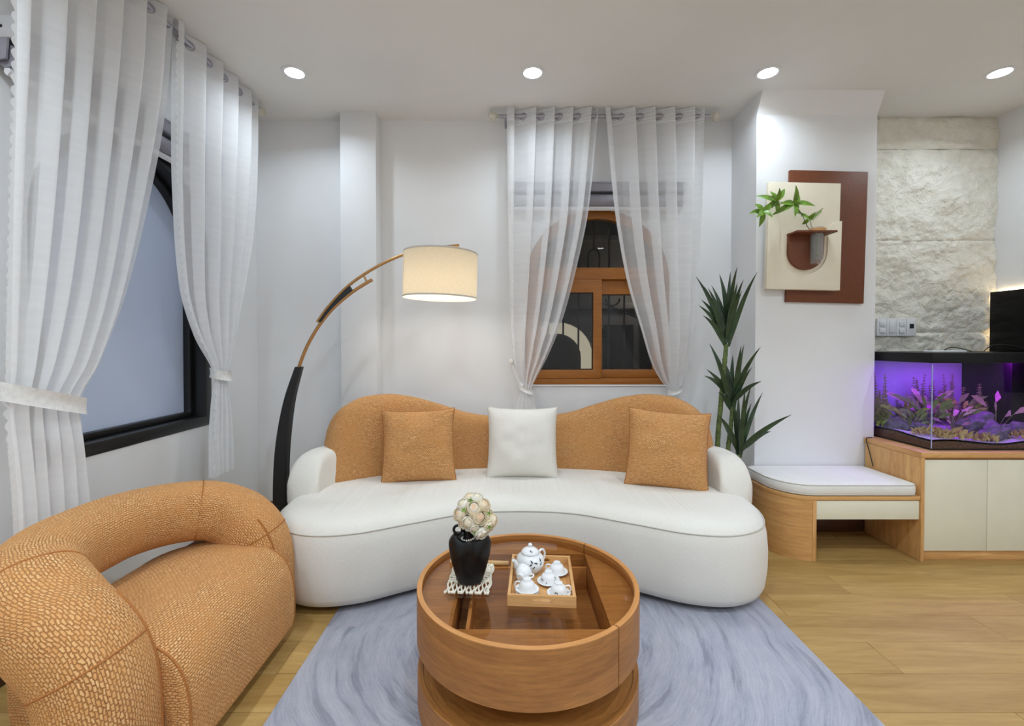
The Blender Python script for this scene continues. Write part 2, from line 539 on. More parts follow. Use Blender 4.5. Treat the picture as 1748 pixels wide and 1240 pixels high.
M['bulb'] = emit_mat('warm_bulb', (1.0, 0.88, 0.70, 1), 20.0)

def shade_mat():
    t = NT('linen_lamp_shade'); t.n.remove(t.b)
    a = t.noise(t.coord('UV', (30, 260, 1)), 1, 2); b = t.noise(t.coord('UV', (260, 30, 1)), 1, 2)
    c = t.mixc(lin(226, 214, 192), lin(250, 244, 230), t.math('MULTIPLY', t.math('ADD', a, b), 0.5))
    d = t.node('ShaderNodeBsdfDiffuse'); tl = t.node('ShaderNodeBsdfTranslucent')
    t.link(c, d.inputs[0]); t.link(c, tl.inputs[0])
    m = t.node('ShaderNodeMixShader'); m.inputs[0].default_value = 0.45
    t.link(d.outputs[0], m.inputs[1]); t.link(tl.outputs[0], m.inputs[2]); t.link(m.outputs[0], t.out.inputs[0])
    return t.m
M['shade'] = shade_mat()

def rug_mat():
    t = NT('blue_grey_rug')
    tc = t.node('ShaderNodeTexCoord'); mp = t.node('ShaderNodeMapping'); mp.inputs['Location'].default_value = (-0.12, -2.05, 0)
    t.link(tc.outputs['Object'], mp.inputs['Vector'])
    wob = t.noise(mp.outputs[0], 1.6, 2)
    sx = t.node('ShaderNodeSeparateXYZ'); t.link(mp.outputs[0], sx.inputs[0])
    r = t.math('SQRT', t.math('ADD', t.math('MULTIPLY', sx.outputs[0], sx.outputs[0]), t.math('MULTIPLY', sx.outputs[1], sx.outputs[1])))
    r = t.math('ADD', r, t.math('MULTIPLY', wob, 0.16))
    th = t.math('ARCTAN2', sx.outputs[1], sx.outputs[0])
    cmb = t.node('ShaderNodeCombineXYZ')
    t.link(t.math('MULTIPLY', r, 21.0), cmb.inputs[0]); t.link(t.math('MULTIPLY', th, 1.5), cmb.inputs[1])
    arcs = t.noise(cmb.outputs[0], 1.0, 3, 0.55)
    cmb2 = t.node('ShaderNodeCombineXYZ')
    t.link(t.math('MULTIPLY', r, 150.0), cmb2.inputs[0]); t.link(t.math('MULTIPLY', th, 9.0), cmb2.inputs[1])
    fine = t.noise(cmb2.outputs[0], 1.0, 2, 0.6)
    pile = t.noise(mp.outputs[0], 240, 2)
    blot = t.noise(mp.outputs[0], 5, 3)
    c = t.ramp(arcs, [(0.36, lin(70, 74, 92)), (0.44, lin(146, 149, 164)), (0.62, lin(178, 177, 188))])
    c = t.mixc(c, t.ramp(fine, [(0.35, lin(110, 115, 134)), (0.6, lin(186, 185, 196))]), 0.30)
    c = t.mixc(c, t.ramp(blot, [(0.35, lin(144, 149, 168)), (0.65, lin(180, 178, 184))]), 0.25)
    c = t.mixc(c, t.mixc(lin(90, 94, 112), lin(220, 220, 230), pile), 0.22)
    t.link(c, t.b.inputs['Base Color'])
    t.b.inputs['Roughness'].default_value = 0.95
    t.b.inputs['Sheen Weight'].default_value = 0.2
    n1 = t.bump(fine, 0.35, 0.003)
    t.link(t.bump(pile, 0.3, 0.002, n1), t.b.inputs['Normal'])
    return t.m
M['rug'] = rug_mat()

def stone_mat():
    t = NT('cream_split_stone')
    v = t.coord()
    n1 = t.noise(v, 9, 6, 0.62, 0.4); n2 = t.noise(v, 45, 4, 0.6)
    c = t.ramp(n1, [(0.3, lin(224, 219, 204)), (0.7, lin(240, 236, 226))])
    t.link(c, t.b.inputs['Base Color']); t.b.inputs['Roughness'].default_value = 0.8
    rdg = t.math('ABSOLUTE', t.math('SUBTRACT', t.noise(v, 16, 5, 0.6, 0.6), 0.5))
    b0 = t.bump(rdg, 0.5, 0.05)
    b1 = t.bump(n1, 0.8, 0.03, b0)
    t.link(t.bump(n2, 0.25, 0.008, b1), t.b.inputs['Normal'])
    return t.m
M['stone'] = stone_mat()

# ------------------------------------------------------------------ room shell
def arch(cx, hw, z0, zs, n=28, ry=None):
    ry = ry or hw
    pts = [(cx - hw, z0), (cx + hw, z0)]
    for k in range(n + 1):
        a = PI * k / n
        pts.append((cx + hw * math.cos(a), zs + ry * math.sin(a)))
    return pts

W1C, W1H, W1Z0, W1ZS = 0.667, 0.545, 0.974, 1.755      # back window
W2C, W2H, W2Z0, W2ZS = 2.38, 0.555, 0.77, 1.79          # left window (along y)

T = 0.22
prism('wall_back', [(XL - T, -0.02), (XR + T, -0.02), (XR + T, ZC + 0.05), (XL - T, ZC + 0.05)],
      [arch(W1C, W1H, W1Z0, W1ZS)], YB, YB + T, XZ, M['wall'])
prism('wall_left', [(YF - T, -0.02), (YB, -0.02), (YB, ZC + 0.05), (YF - T, ZC + 0.05)],
      [arch(W2C, W2H, W2Z0, W2ZS)], XL - T, XL, YZ, M['wall'])
box('wall_right', XR, XR + T, YF - T, YB, -0.02, ZC + 0.05, M['wall'], bevel=0)
box('wall_front', XL - T, XR + T, YF - T, YF, -0.02, ZC + 0.05, M['wall'], bevel=0)
box('ceiling', XL - T, XR + T, YF - T, YB + T, ZC, ZC + 0.1, M['ceil'], bevel=0)
tag(bpy.data.objects['wall_back'], 'white painted back wall behind the sofa with arched window opening', 'wall', kind='structure')
tag(bpy.data.objects['wall_left'], 'white painted left wall with arched black-framed window', 'wall', kind='structure')
tag(bpy.data.objects['wall_right'], 'white painted right wall beside the aquarium carrying the black screen', 'wall', kind='structure')
tag(bpy.data.objects['wall_front'], 'white painted wall behind the viewer', 'wall', kind='structure')
tag(bpy.data.objects['ceiling'], 'flat white ceiling with a row of recessed downlights', 'ceiling', kind='structure')

# pilaster (left) and column (right)
o = box('wall_pilaster', -1.225, -0.964, 3.35, YB + 0.02, 0, ZC + 0.01, M['wall'], bevel=0.004)
tag(o, 'shallow white pilaster on the back wall behind the arc lamp', 'pilaster', kind='structure')
CX0, CX1, CY = 1.675, 2.49, 3.13
col_prof = [(YB + 0.02, 0), (CY, 0), (CY, 2.83), (CY - 0.075, ZC + 0.01), (YB + 0.02, ZC + 0.01)]
o = prism('wall_column', col_prof, [], CX0, CX1, YZ, M['wall'], bevel=0.003, sharp=18)
tag(o, 'wide white column with sloped top between window and aquarium', 'column', kind='structure')

# floor with planks
fl = box('floor', XL - T, XR + T, YF - T, YB + T, -0.06, -0.014, M['under'], bevel=0)
tag(fl, 'light oak plank floor running across the room', 'floor', kind='structure')
PW, PL = 0.19, 1.22
proto = None
row = 0
y = YB - PW / 2
while y > YF - PW / 2:
    x = XL + [0.0, -0.44, -0.81, -0.22, -0.63][row % 5] + PL / 2
    while x - PL / 2 < XR:
        xa, xb = max(x - PL / 2, XL), min(x + PL / 2, XR)
        if xb - xa > 0.05:
            full = abs((xb - xa) - PL) < 1e-6
            if full and proto is not None:
                p = proto.copy(); C.objects.link(p); p.parent = fl; p.location = (x, y, 0)
            else:
                hw = (xb - xa) / 2
                p = box('plank', -hw + 0.0007, hw - 0.0007, -PW / 2 + 0.0007, PW / 2 - 0.0007, -0.014, 0.0, M['plank'], fl, bevel=0.0012, seg=1, local=True)
                p.location = ((xa + xb) / 2, y, 0)
                if full: proto = p
        x += PL
    y -= PW
    row += 1

# skirting boards
def skirt(name, x0, x1, y0, y1, label):
    o = box(name, x0, x1, y0, y1, 0.0005, 0.09, M['base'], bevel=0.003)
    tag(o, label, 'baseboard', kind='structure')
skirt('baseboard_back', XL + 0.012, CX0 - 0.001, YB - 0.012, YB, 'dark wooden skirting board along the back wall')
skirt('baseboard_left', XL, XL + 0.012, YF, YB, 'dark wooden skirting board along the left wall')
skirt('baseboard_column', CX0, CX1 - 0.06, CY - 0.012, CY, 'dark wooden skirting board at the foot of the white column')

# split stone cladding
ws = thing('wall_stone', (3.05, 3.44, 0.0), 'cream split-stone cladding on the wall behind the aquarium', 'stone wall', kind='structure')
def stone_panel(z0, z1, seed, x0=CX1 + 0.001, x1=XR - 0.001):
    nx, nz = 90, max(8, int((z1 - z0) / 0.0125))
    rows = []
    for i in range(nx + 1):
        r = []
        for j in range(nz + 1):
            x = x0 + (x1 - x0) * i / nx; z = z0 + (z1 - z0) * j / nz
            e = min(1, min(j, nz - j) / 2.0) 
            p = Vector((x * 3.2 + seed, z * 3.6, seed * 2.7))
            h = 0.6 * noise.noise(p) + 0.4 * noise.noise(p * 2.3) + 0.28 * abs(noise.noise(p * 5.1)) + 0.2 * noise.noise(p * 9) + 0.14 * abs(noise.noise(p * 17))
            crease = math.exp(-((x - (2.93 + 0.03 * math.sin(z * 5 + seed))) / 0.03) ** 2)
            d = 0.016 + 0.040 * h * (0.35 + 0.65 * e) - (0 if 0 < j < nz else 0.005) - 0.010 * crease * e
            r.append((x, 3.44 - d, z))
        rows.append(r)
    rows = [r + [] for r in rows]
    return grid('stone_panel', rows, M['stone'], ws, sharp=0)
for k, (a, b) in enumerate(((0.0, 0.69), (0.69, 1.368), (1.368, 2.05), (2.05, 2.725), (2.725, ZC))):
    stone_panel(a, b, 1.7 * k + 0.4)
box('backing', CX1 + 0.001, XR - 0.001, 3.44, YB - 0.001, 0.0, ZC - 0.001, M['stone'], ws, bevel=0)

# ------------------------------------------------------------------ back window (timber, arched)
w1 = thing('window_1', (W1C, YB, W1Z0), 'arched golden-oak window with sliding sashes behind white sheer curtains', 'window', kind='structure')
FZ = dict(tr0=1.772, tr1=1.832)
FT = 0.068
hole_top = []
for k in range(29):
    a = PI * k / 28
    hole_top.append((W1C + (W1H - FT) * math.cos(a), W1ZS + (W1H - FT) * math.sin(a)))
hole_top = [p for p in hole_top if p[1] > 1.832]
ht_full = [(p[0], p[1]) for p in hole_top]
lowhole = [(W1C - W1H + 0.05, 1.02), (W1C + W1H - 0.05, 1.02), (W1C + W1H - 0.05, 1.772), (W1C - W1H + 0.05, 1.772)]
prism('frame', arch(W1C, W1H - 0.001, W1Z0 + 0.001, W1ZS), [ht_full, lowhole], YB + 0.005, YB + 0.085, XZ, M['winwood'], w1, bevel=0.004)
prism('arch_bead', [(W1C + (W1H - FT + 0.012) * math.cos(PI * k / 28), W1ZS + (W1H - FT + 0.012) * math.sin(PI * k / 28)) for k in range(1, 28)]
      + [(W1C + (W1H - FT - 0.004) * math.cos(PI * k / 28), W1ZS + (W1H - FT - 0.004) * math.sin(PI * k / 28)) for k in range(27, 0, -1)],
      [], YB - 0.006, YB + 0.006, XZ, M['winwood'], w1)
def rect(x0, x1, z0, z1): return [(x0, z0), (x1, z0), (x1, z1), (x0, z1)]
def sash(x0, x1, y0, y1, l, r, t, b):
    s = prism('sash', rect(x0, x1, 1.021, 1.771), [rect(x0 + l, x1 - r, 1.021 + b, 1.771 - t)], y0, y1, XZ, M['winwood'], w1, bevel=0.004)
    box('pane', x0 + l - 0.004, x1 - r + 0.004, (y0 + y1) / 2 - 0.003, (y0 + y1) / 2 + 0.003, 1.021 + b - 0.004, 1.771 - t + 0.004, M['winglass'], s, bevel=0)
    prism('gasket', rect(x0 + l - 0.001, x1 - r + 0.001, 1.021 + b - 0.001, 1.771 - t + 0.001),
          [rect(x0 + l + 0.006, x1 - r - 0.006, 1.021 + b + 0.006, 1.771 - t - 0.006)], (y0 + y1) / 2 - 0.006, (y0 + y1) / 2 - 0.0035, XZ, M['iron'], s)
    return s
sash(W1C - W1H + 0.052, W1C + 0.035, YB - 0.004, YB + 0.036, 0.062, 0.066, 0.10, 0.066)
s2 = sash(W1C - 0.03, W1C + W1H - 0.052, YB + 0.040, YB + 0.078, 0.066, 0.062, 0.11, 0.066)
box('latch', W1C + 0.040, W1C + 0.056, YB + 0.018, YB + 0.040, 1.33, 1.40, M['iron'], s2, bevel=0.003)
prism('pane', [(p[0], p[1] - 0.004) for p in ht_full], [], YB + 0.03, YB + 0.036, XZ, M['winglass'], w1)
o = box('trim_1', W1C - W1H - 0.01, W1C + W1H + 0.01, YB - 0.012, YB, W1Z0 - 0.012, W1Z0 + 0.001, M['wall'], bevel=0.003)
tag(o, 'thin white sill under the wooden window', 'sill', kind='structure')

# iron grille outside
gr = thing('window_grille', (W1C, YB + 0.17, 1.0), 'black wrought-iron grille outside the wooden window', 'grille')
GY = YB + 0.15
def bar(pts, r=0.008, nm='bar'): return tube(nm, pts, r, M['iron'], gr, 6)
for k in range(9):
    x = W1C - 0.48 + 0.12 * k
    top = W1ZS + math.sqrt(max(0.01, (W1H - 0.01) ** 2 - (x - W1C) ** 2)) + 0.005
    if k in (4,): continue
    bar([(x, GY, W1Z0 + 0.001), (x, GY, (W1Z0 + top) / 2), (x, GY, top)])
u = [(W1C - 0.045, GY, 1.80), (W1C - 0.045, GY, 1.98)] + [(W1C + 0.045 * math.cos(PI - PI * k / 8), GY, 1.98 + 0.045 * math.sin(PI * k / 8)) for k in range(9)] + [(W1C + 0.045, GY, 1.90), (W1C + 0.045, GY, 1.80)]
bar(u, 0.007, 'hoop'); bar([(W1C, GY, 2.025), (W1C, GY, 2.16), (W1C, GY, 2.29)], 0.007)
for z in (1.08, 1.80): bar([(W1C - 0.54, GY, z), (W1C, GY, z), (W1C + 0.54, GY, z)])
bar([(W1C + 0.08, GY, 1.60), (W1C + 0.2, GY, 1.55), (W1C + 0.36, GY, 1.48)], 0.007, 'scroll')
bar([(W1C + 0.15 + 0.055 * math.cos(PI + PI * k / 8), GY, 1.64 + 0.055 * math.sin(PI + PI * k / 8)) for k in range(9)], 0.007, 'scroll')
bar([(W1C + 0.15, GY, 1.585), (W1C + 0.15, GY, 1.575), (W1C + 0.15, GY, 1.565)], 0.007, 'scroll')

# neighbouring facade seen through the window at night
nb = thing('neighbouring_house', (0.9, 6.2, 0), 'dim neighbouring house seen at night through the wooden window', 'building')
ny = 6.2
dcx = 0.66
prism('facade_wall', rect(-3.0, 5.0, -0.5, 5.0), [arch(dcx, 0.48, -0.3, 1.12, 16, 0.46)], ny, ny + 0.2, XZ, M['facade'], nb)
prism('arch_reflection', arch(dcx, 0.479, -0.29, 1.12, 16, 0.46), [arch(dcx, 0.34, -0.28, 1.10, 16, 0.33)], ny + 0.1, ny + 0.25, XZ, M['lit'], nb)  # glowing arch stands in for the room's lit arch reflected in the pane
prism('arch_infill', arch(dcx, 0.34, -0.28, 1.10, 16, 0.33), [], ny + 0.2, ny + 0.24, XZ, M['black'], nb)
for k in range(3):
    box('ledge', -3.0, 5.0, ny - 0.12, ny, 1.75 + 0.9 * k, 1.83 + 0.9 * k, M['facade'], nb, bevel=0.01)
lathe('added_facade_lamp', [(0, 0), (0.05, 0.0), (0.07, 0.06), (0.06, 0.14), (0.02, 0.18), (0, 0.18)], (1.75, 5.95, 2.0), M['lit'], nb, 14)  # lamp, arm and point light added to brighten the facade
tube('added_lamp_arm', [(1.75, 5.95, 2.17), (1.75, 6.05, 2.2), (1.75, 6.2, 2.2)], 0.012, M['iron'], nb, 8)
Lp = bpy.data.lights.new('added_facade_glow', 'POINT'); Lp.energy = 9.0; Lp.color = (1.0, 0.9, 0.75); Lp.shadow_soft_size = 0.06
lo = bpy.data.objects.new('added_facade_glow', Lp); C.objects.link(lo); lo.parent = nb; lo.location = Vector((1.75, 5.75, 2.0)) - nb.location
wn = prism('window', rect(1.2, 2.2, 0.6, 1.6), [rect(1.26, 1.67, 0.66, 1.54), rect(1.73, 2.14, 0.66, 1.54)], ny - 0.04, ny, XZ, M['facade'], nb)
for x0, x1 in ((1.26, 1.67), (1.73, 2.14)): box('pane', x0, x1, ny - 0.012, ny - 0.006, 0.66, 1.54, M['tv'], wn, bevel=0)

# ------------------------------------------------------------------ left window (black frame, frosted)
w2 = thing('window_2', (XL, W2C, W2Z0), 'arched black-framed window with frosted blue-grey glass behind tied curtains', 'window', kind='structure')
prism('frame', arch(W2C, W2H - 0.001, W2Z0 + 0.001, W2ZS), [arch(W2C, W2H - 0.055, W2Z0 + 0.06, W2ZS)], XL - 0.11, XL + 0.006, YZ, M['blackframe'], w2, bevel=0.004)
prism('inner_frame', arch(W2C, W2H - 0.054, W2Z0 + 0.061, W2ZS), [arch(W2C, W2H - 0.085, W2Z0 + 0.09, W2ZS)], XL - 0.15, XL - 0.075, YZ, M['blackframe'], w2, bevel=0.004)
prism('pane', arch(W2C, W2H - 0.083, W2Z0 + 0.088, W2ZS), [], XL - 0.125, XL - 0.115, YZ, M['frost'], w2)

# ------------------------------------------------------------------ roller blind boxes
def blind_box(axis, s0, s1, wallpos, label):
    # cassette profile (offset from wall, z)
    prof = [(0, 2.47), (0.095, 2.47), (0.095, 2.395), (0.085, 2.385), (0.085, 2.37), (0.065, 2.30), (0.04, 2.275), (0, 2.275)]
    loc = ((s0 + s1) / 2, wallpos, 2.275) if axis == 'x' else (wallpos, (s0 + s1) / 2, 2.275)
    t = thing('roller_blind', loc, label, 'blind')
    if axis == 'x':
        ax = lambda a, b, c: (c, wallpos - a, b)
    else:
        ax = lambda a, b, c: (wallpos + a, c, b)
    prism('headbox', [(0, 2.47), (0.100, 2.47), (0.100, 2.462), (0.094, 2.458), (0.094, 2.412), (0.088, 2.405), (0.03, 2.405), (0.03, 2.412), (0, 2.412)], [], s0 + 0.012, s1 - 0.012, ax, M['blindgrey'], t, bevel=0.001)
    rl = tube('roller', [ax(0.052, 2.345, s0 + 0.02), ax(0.052, 2.345, (s0 + s1) / 2), ax(0.052, 2.345, s1 - 0.02)], 0.042, M['blindgrey'], t, 24)
    prism('bottom_bar', [(0.044, 2.300), (0.062, 2.300), (0.064, 2.285), (0.053, 2.272), (0.042, 2.285)], [], s0 + 0.02, s1 - 0.02, ax, M['white_plastic'], t)
    for (a, b) in ((s0, s0 + 0.012), (s1 - 0.012, s1)):
        e = prism('end_cap', [(0, 2.48), (0.106, 2.48), (0.106, 2.400), (0, 2.400)], [], a, b, ax, M['blindcap'], t, bevel=0.002)
        prism('roller_bracket', [(0, 2.3995), (0.075, 2.3995), (0.068, 2.325), (0, 2.315)], [], a + 0.002, b - 0.002, ax, M['steel'], t)
        ca = a if a == s0 else b
        lathe('screw', [(0, 0.002), (0.005, 0.002), (0.006, 0)], (0, 0, 0), M['iron'], e, 10,
              M=Matrix.Translation(Vector(ax(0.055, 2.44, ca))) @ (Matrix.Rotation(PI / 2, 4, 'X') if axis == 'y' else Matrix.Rotation(PI / 2 * (1 if a != s0 else -1), 4, 'Y')))
    return t
M['blindcap'] = plain('pale_grey_cap', lin(190, 188, 190), 0.5, 0, 0.01)
M['blindgrey'] = plain('grey_blind_housing', lin(150, 148, 158), 0.5, 0, 0.02)
blind_box('x', 0.02, 1.31, YB, 'grey roller blind cassette above the wooden window')
blind_box('y', 1.69, 2.97, XL, 'grey roller blind cassette with white end cap on the left wall')
cd = thing('blind_chain', (1.30, YB - 0.16, 1.0), 'thin blind pull cord with clear weight right of the wooden window', 'cord')
tube('cord', [(1.300, 3.30, 2.30), (1.301, 3.30, 1.7), (1.300, 3.30, 1.16)], 0.0018, M['white_plastic'], cd, 6)
lathe('weight', [(0, 0), (0.010, 0.002), (0.012, 0.03), (0.010, 0.07), (0.003, 0.082), (0, 0.083)], (1.300, 3.30, 1.08), M['glass'], cd, 12)

# ------------------------------------------------------------------ curtains
def curtain(name, label, plane, Ltab, Rtab, zt, zb, nf, amp, tie_z, tail, scallop=None, band=None, hook=None, phase=0.0, group=None, kfold=2.7, mat=None, pull=0.0):
    """plane(s, off, z)->xyz; Ltab/Rtab: (z, s) ascending in z."""
    base = plane((interp(Ltab, zb) + interp(Rtab, zb)) / 2, 0, zb)
    t = thing(name, base, label, 'curtain', group)
    NU, NZ = 36 * nf + 1, 110
    zs = [zt + (zb - zt) * (i / NZ) for i in range(NZ + 1)]
    wfull = interp(Rtab, zt) - interp(Ltab, zt)
    def pt(u, z):
        L, R = interp(Ltab, z), interp(Rtab, z)
        w = R - L
        k = max(0.0, min(1.0, (w / wfull)))
        near = math.exp(-((z - tie_z) / 0.10) ** 2)
        a = amp * (0.35 + 0.65 * k) * (1 - 0.35 * near)
        irregular = 0.55 * math.sin(4.3 * u + 0.5 * z + phase) + 0.3 * math.sin(9 * u - 0.4 * z)
        ph = 2 * PI * nf * u + phase + irregular * min(1, (zt - z) * 1.2)
        off = a * math.sin(ph)
        s = L + w * u + (w / nf) * (kfold / (2 * PI)) * math.sin(ph) * min(1.0, 8 * min(u, 1 - u))
        swag = 0.006 * math.sin(3 * z + 7 * u) * (1 - near) * min(1, (zt - z) * 1.5)
        q = max(0.0, min(1.0, (tie_z + 0.45 - z) / 0.45)); q = q * q * (3 - 2 * q)
        return plane(s, off + swag - pull * q, z)
    rows = [[pt(j / (NU - 1), z) for j in range(NU)] for z in zs]
    grid('fabric', rows, mat or M['sheer'], t, sharp=0)
    # heading tape: doubled cloth at the top
    rows = [[pt(j / (NU - 1), zt - 0.10 * i / 6) for j in range(NU)] for i in range(7)]
    h = grid('heading', rows, M['sheer_edge'], t, sharp=0)
    # grommets where the cloth crosses the rod
    for q in range(2 * nf):
        ph = PI * q + PI * 0.5 - PI * 0.5
        u = (ph - phase) / (2 * PI * nf)
        if not 0.0 < u < 1.0: continue
        c = Vector(pt(u, zt - 0.05)); 
        d = (Vector(pt(min(1, u + 0.004), zt - 0.05)) - Vector(pt(max(0, u - 0.004), zt - 0.05))).normalized()
        nrm = d.cross(Vector((0, 0, 1))).normalized()
        e1, e2 = d, Vector((0, 0, 1))
        rows = []
        for i in range(16):
            A = 2 * PI * i / 16
            rad = e1 * math.cos(A) + e2 * math.sin(A)
            rows.append([tuple(c + rad * (0.024 + 0.004 * math.cos(B)) + nrm * 0.003 * math.sin(B)) for B in [2 * PI * m / 6 for m in range(6)]])
        grid('grommet', rows, M['steel'], t, cu=True, cv=True)
    if scallop:
        side, out = scallop
        uu = 0.0 if side == 'L' else 1.0
        n = 520
        r0, r1 = [], []
        for i in range(n + 1):
            z = (zt - 0.12) + (zb - zt + 0.12) * i / n
            p = Vector(pt(uu, z))
            sc = 0.006 + 0.014 * abs(math.sin(PI * (zt - z) / 0.043))
            q = Vector(plane(interp(Ltab if side == 'L' else Rtab, z) - out * sc, 0, z)) - Vector(plane(interp(Ltab if side == 'L' else Rtab, z), 0, z))
            r0.append(tuple(p - q * 0.5)); r1.append(tuple(p + q))
        grid('scalloped_hem', [r0, r1], M['sheer_edge'], t, sharp=0)
    if band:
        (s0, z0), (s1, z1), hgt, thick = band
        # a flat loop of cloth round the gathered fabric
        n = 40
        rows = []
        for i in range(n):
            A = 2 * PI * i / n
            s = (s0 + s1) / 2 + (s1 - s0) / 2 * math.cos(A)
            off = thick * math.sin(A) - pull
            zc = z0 + (z1 - z0) * (s - s0) / (s1 - s0) - 0.012 * math.sin(A)
            rows.append([plane(s, off + (0.006 if m in (0, 3) else 0) * math.sin(A), zc + hgt * (m / 3 - 0.5)) for m in range(4)])
        b = grid('tie_band', rows, M['tieband'], t, cu=True)
    if hook:
        (hs, hz), (ts, tz) = hook
        p0, p1 = Vector(plane(hs, -0.12, hz)), Vector(plane(ts, -pull, tz))
        pts = []
        for i in range(9):
            f = i / 8
            p = p0.lerp(p1, f); p.z -= 0.03 * math.sin(PI * f)
            pts.append(p)
        tube('tie_cord', pts, [0.006 + 0.010 * (i / 8) for i in range(9)], M['tieband'], t, 8)
        lathe('hook', [(0, 0.02), (0.014, 0.018), (0.018, 0.008), (0.010, 0.0), (0.007, -0.06)], (0, 0, 0), M['pearl'], t, 14,
              M=Matrix.Translation(Vector(plane(hs, -0.115, hz))) @ (Matrix.Rotation(PI / 2, 4, 'X') if abs(plane(1, 0, 0)[0] - plane(0, 0, 0)[0]) > 0.5 else Matrix.Rotation(PI / 2, 4, 'Y')))
    return t
M['tieband'] = plain('white_cloth_band', (0.80, 0.79, 0.77, 1), 0.85, 0, 0.03, 60, 0.1)

RY, RX = 3.30, -1.735
back = lambda s, off, z: (s, RY - off, z)
left = lambda s, off, z: (RX + off, s, z)
ROD_Z = 2.905
ZT = ROD_Z + 0.048
curtain('sheer_curtain', 'white sheer curtain tied back left of the wooden window', back,
        [(0.10, 0.03), (0.5, 0.035), (0.80, 0.055), (0.955, 0.085), (1.06, 0.055), (1.40, 0.013), (2.0, -0.004), (2.96, -0.017)],
        [(0.10, 0.24), (0.5, 0.225), (0.80, 0.205), (0.955, 0.165), (1.019, 0.193), (1.187, 0.277), (1.461, 0.383), (1.86, 0.488), (2.238, 0.563), (2.96, 0.635)],
        ZT, 0.25, 5, 0.040, 0.955, None, None, ((0.075, 0.955 + 0.02), (0.18, 0.955 - 0.02), 0.035, 0.045), ((0.017, 1.154), (0.10, 0.97)), phase=0.6, pull=0.07)
curtain('sheer_curtain', 'white sheer curtain tied back right of the wooden window beside the plant', back,
        [(0.10, 1.14), (0.5, 1.15), (0.80, 1.165), (0.944, 1.175), (0.99, 1.131), (1.146, 1.034), (1.44, 0.929), (1.797, 0.824), (2.28, 0.74), (2.96, 0.677)],
        [(0.10, 1.36), (0.5, 1.345), (0.80, 1.32), (0.944, 1.255), (1.146, 1.29), (1.65, 1.335), (2.28, 1.362), (2.96, 1.379)],
        ZT, 0.25, 5, 0.040, 0.944, None, None, ((1.16, 0.944 - 0.015), (1.27, 0.944 + 0.025), 0.035, 0.045), ((1.285, 1.09), (1.25, 0.965)), phase=1.2, pull=0.07)
curtain('sheer_curtain', 'near white sheer curtain with scalloped edge and broad tie band on the left wall', left,
        [(0.04, 1.60), (0.65, 1.60), (1.08, 1.585), (1.26, 1.590), (1.87, 1.604), (2.96, 1.625)],
        [(0.04, 1.96), (0.60, 1.894), (0.87, 1.868), (1.039, 1.856), (1.20, 1.948), (1.51, 2.083), (2.009, 2.218), (2.58, 2.332), (2.96, 2.378)],
        ZT, 0.04, 6, 0.040, 1.06, None, ('L', 1), ((1.565, 1.12), (1.872, 1.03), 0.066, 0.06), None, phase=0.4, kfold=1.5, mat=M['sheer_dense'])
curtain('sheer_curtain', 'far white sheer curtain with scalloped edge gathered in a short tail on the left wall', left,
        [(0.50, 2.66), (0.70, 2.665), (0.98, 2.70), (1.09, 2.715), (1.153, 2.686), (1.34, 2.551), (1.585, 2.445), (1.945, 2.394), (2.29, 2.375), (2.96, 2.394)],
        [(0.50, 2.87), (0.70, 2.865), (0.98, 2.83), (1.09, 2.82), (1.164, 2.85), (1.459, 2.935), (2.015, 3.068), (2.6, 3.13), (2.96, 3.150)],
        ZT, 0.50, 5, 0.040, 1.09, None, ('L', 1), ((2.70, 1.105), (2.835, 1.095), 0.055, 0.05), None, phase=0.9, kfold=1.7, mat=M['sheer_dense'])

def rod(axis, s0, s1, label):
    loc = ((s0 + s1) / 2, RY, ROD_Z) if axis == 'x' else (RX, (s0 + s1) / 2, ROD_Z)
    t = thing('curtain_rod', loc, label, 'curtain rod')
    f = (lambda s, o=0.0, z=0.0: (s, RY + o, ROD_Z + z)) if axis == 'x' else (lambda s, o=0.0, z=0.0: (RX - o, s, ROD_Z + z))
    tube('pole', [f(s0), f((s0 + s1) / 2), f(s1)], 0.014, M['steel'], t, 16)
    for s, d in ((s0, -1), (s1, 1)):
        fin = [(0.010, 0.0), (0.018, 0.006), (0.012, 0.014), (0.030, 0.026), (0.037, 0.045), (0.030, 0.064), (0.012, 0.074), (0.0, 0.077)]
        R = Matrix.Rotation(PI / 2 * d, 4, 'Y') if axis == 'x' else Matrix.Rotation(-PI / 2 * d, 4, 'X')
        lathe('finial', fin, (0, 0, 0), M['crystal'], t, 8, sharp=10, M=Matrix.Translation(Vector(f(s))) @ R)
    for s in (s0 + 0.05, s1 - 0.05):
        tube('bracket', [f(s), f(s, 0.09), f(s, 0.175)], 0.008, M['steel'], t, 8)
M['crystal'] = plain('cut_crystal', lin(232, 228, 214), 0.08, 0, 0.03, 40, **{'Transmission_Weight': 0.4})
rod('x', -0.075, 1.43, 'grey curtain rod with cut-glass finials over the wooden window')
rod('y', 1.50, 3.19, 'grey curtain rod with cut-glass finial along the left wall')

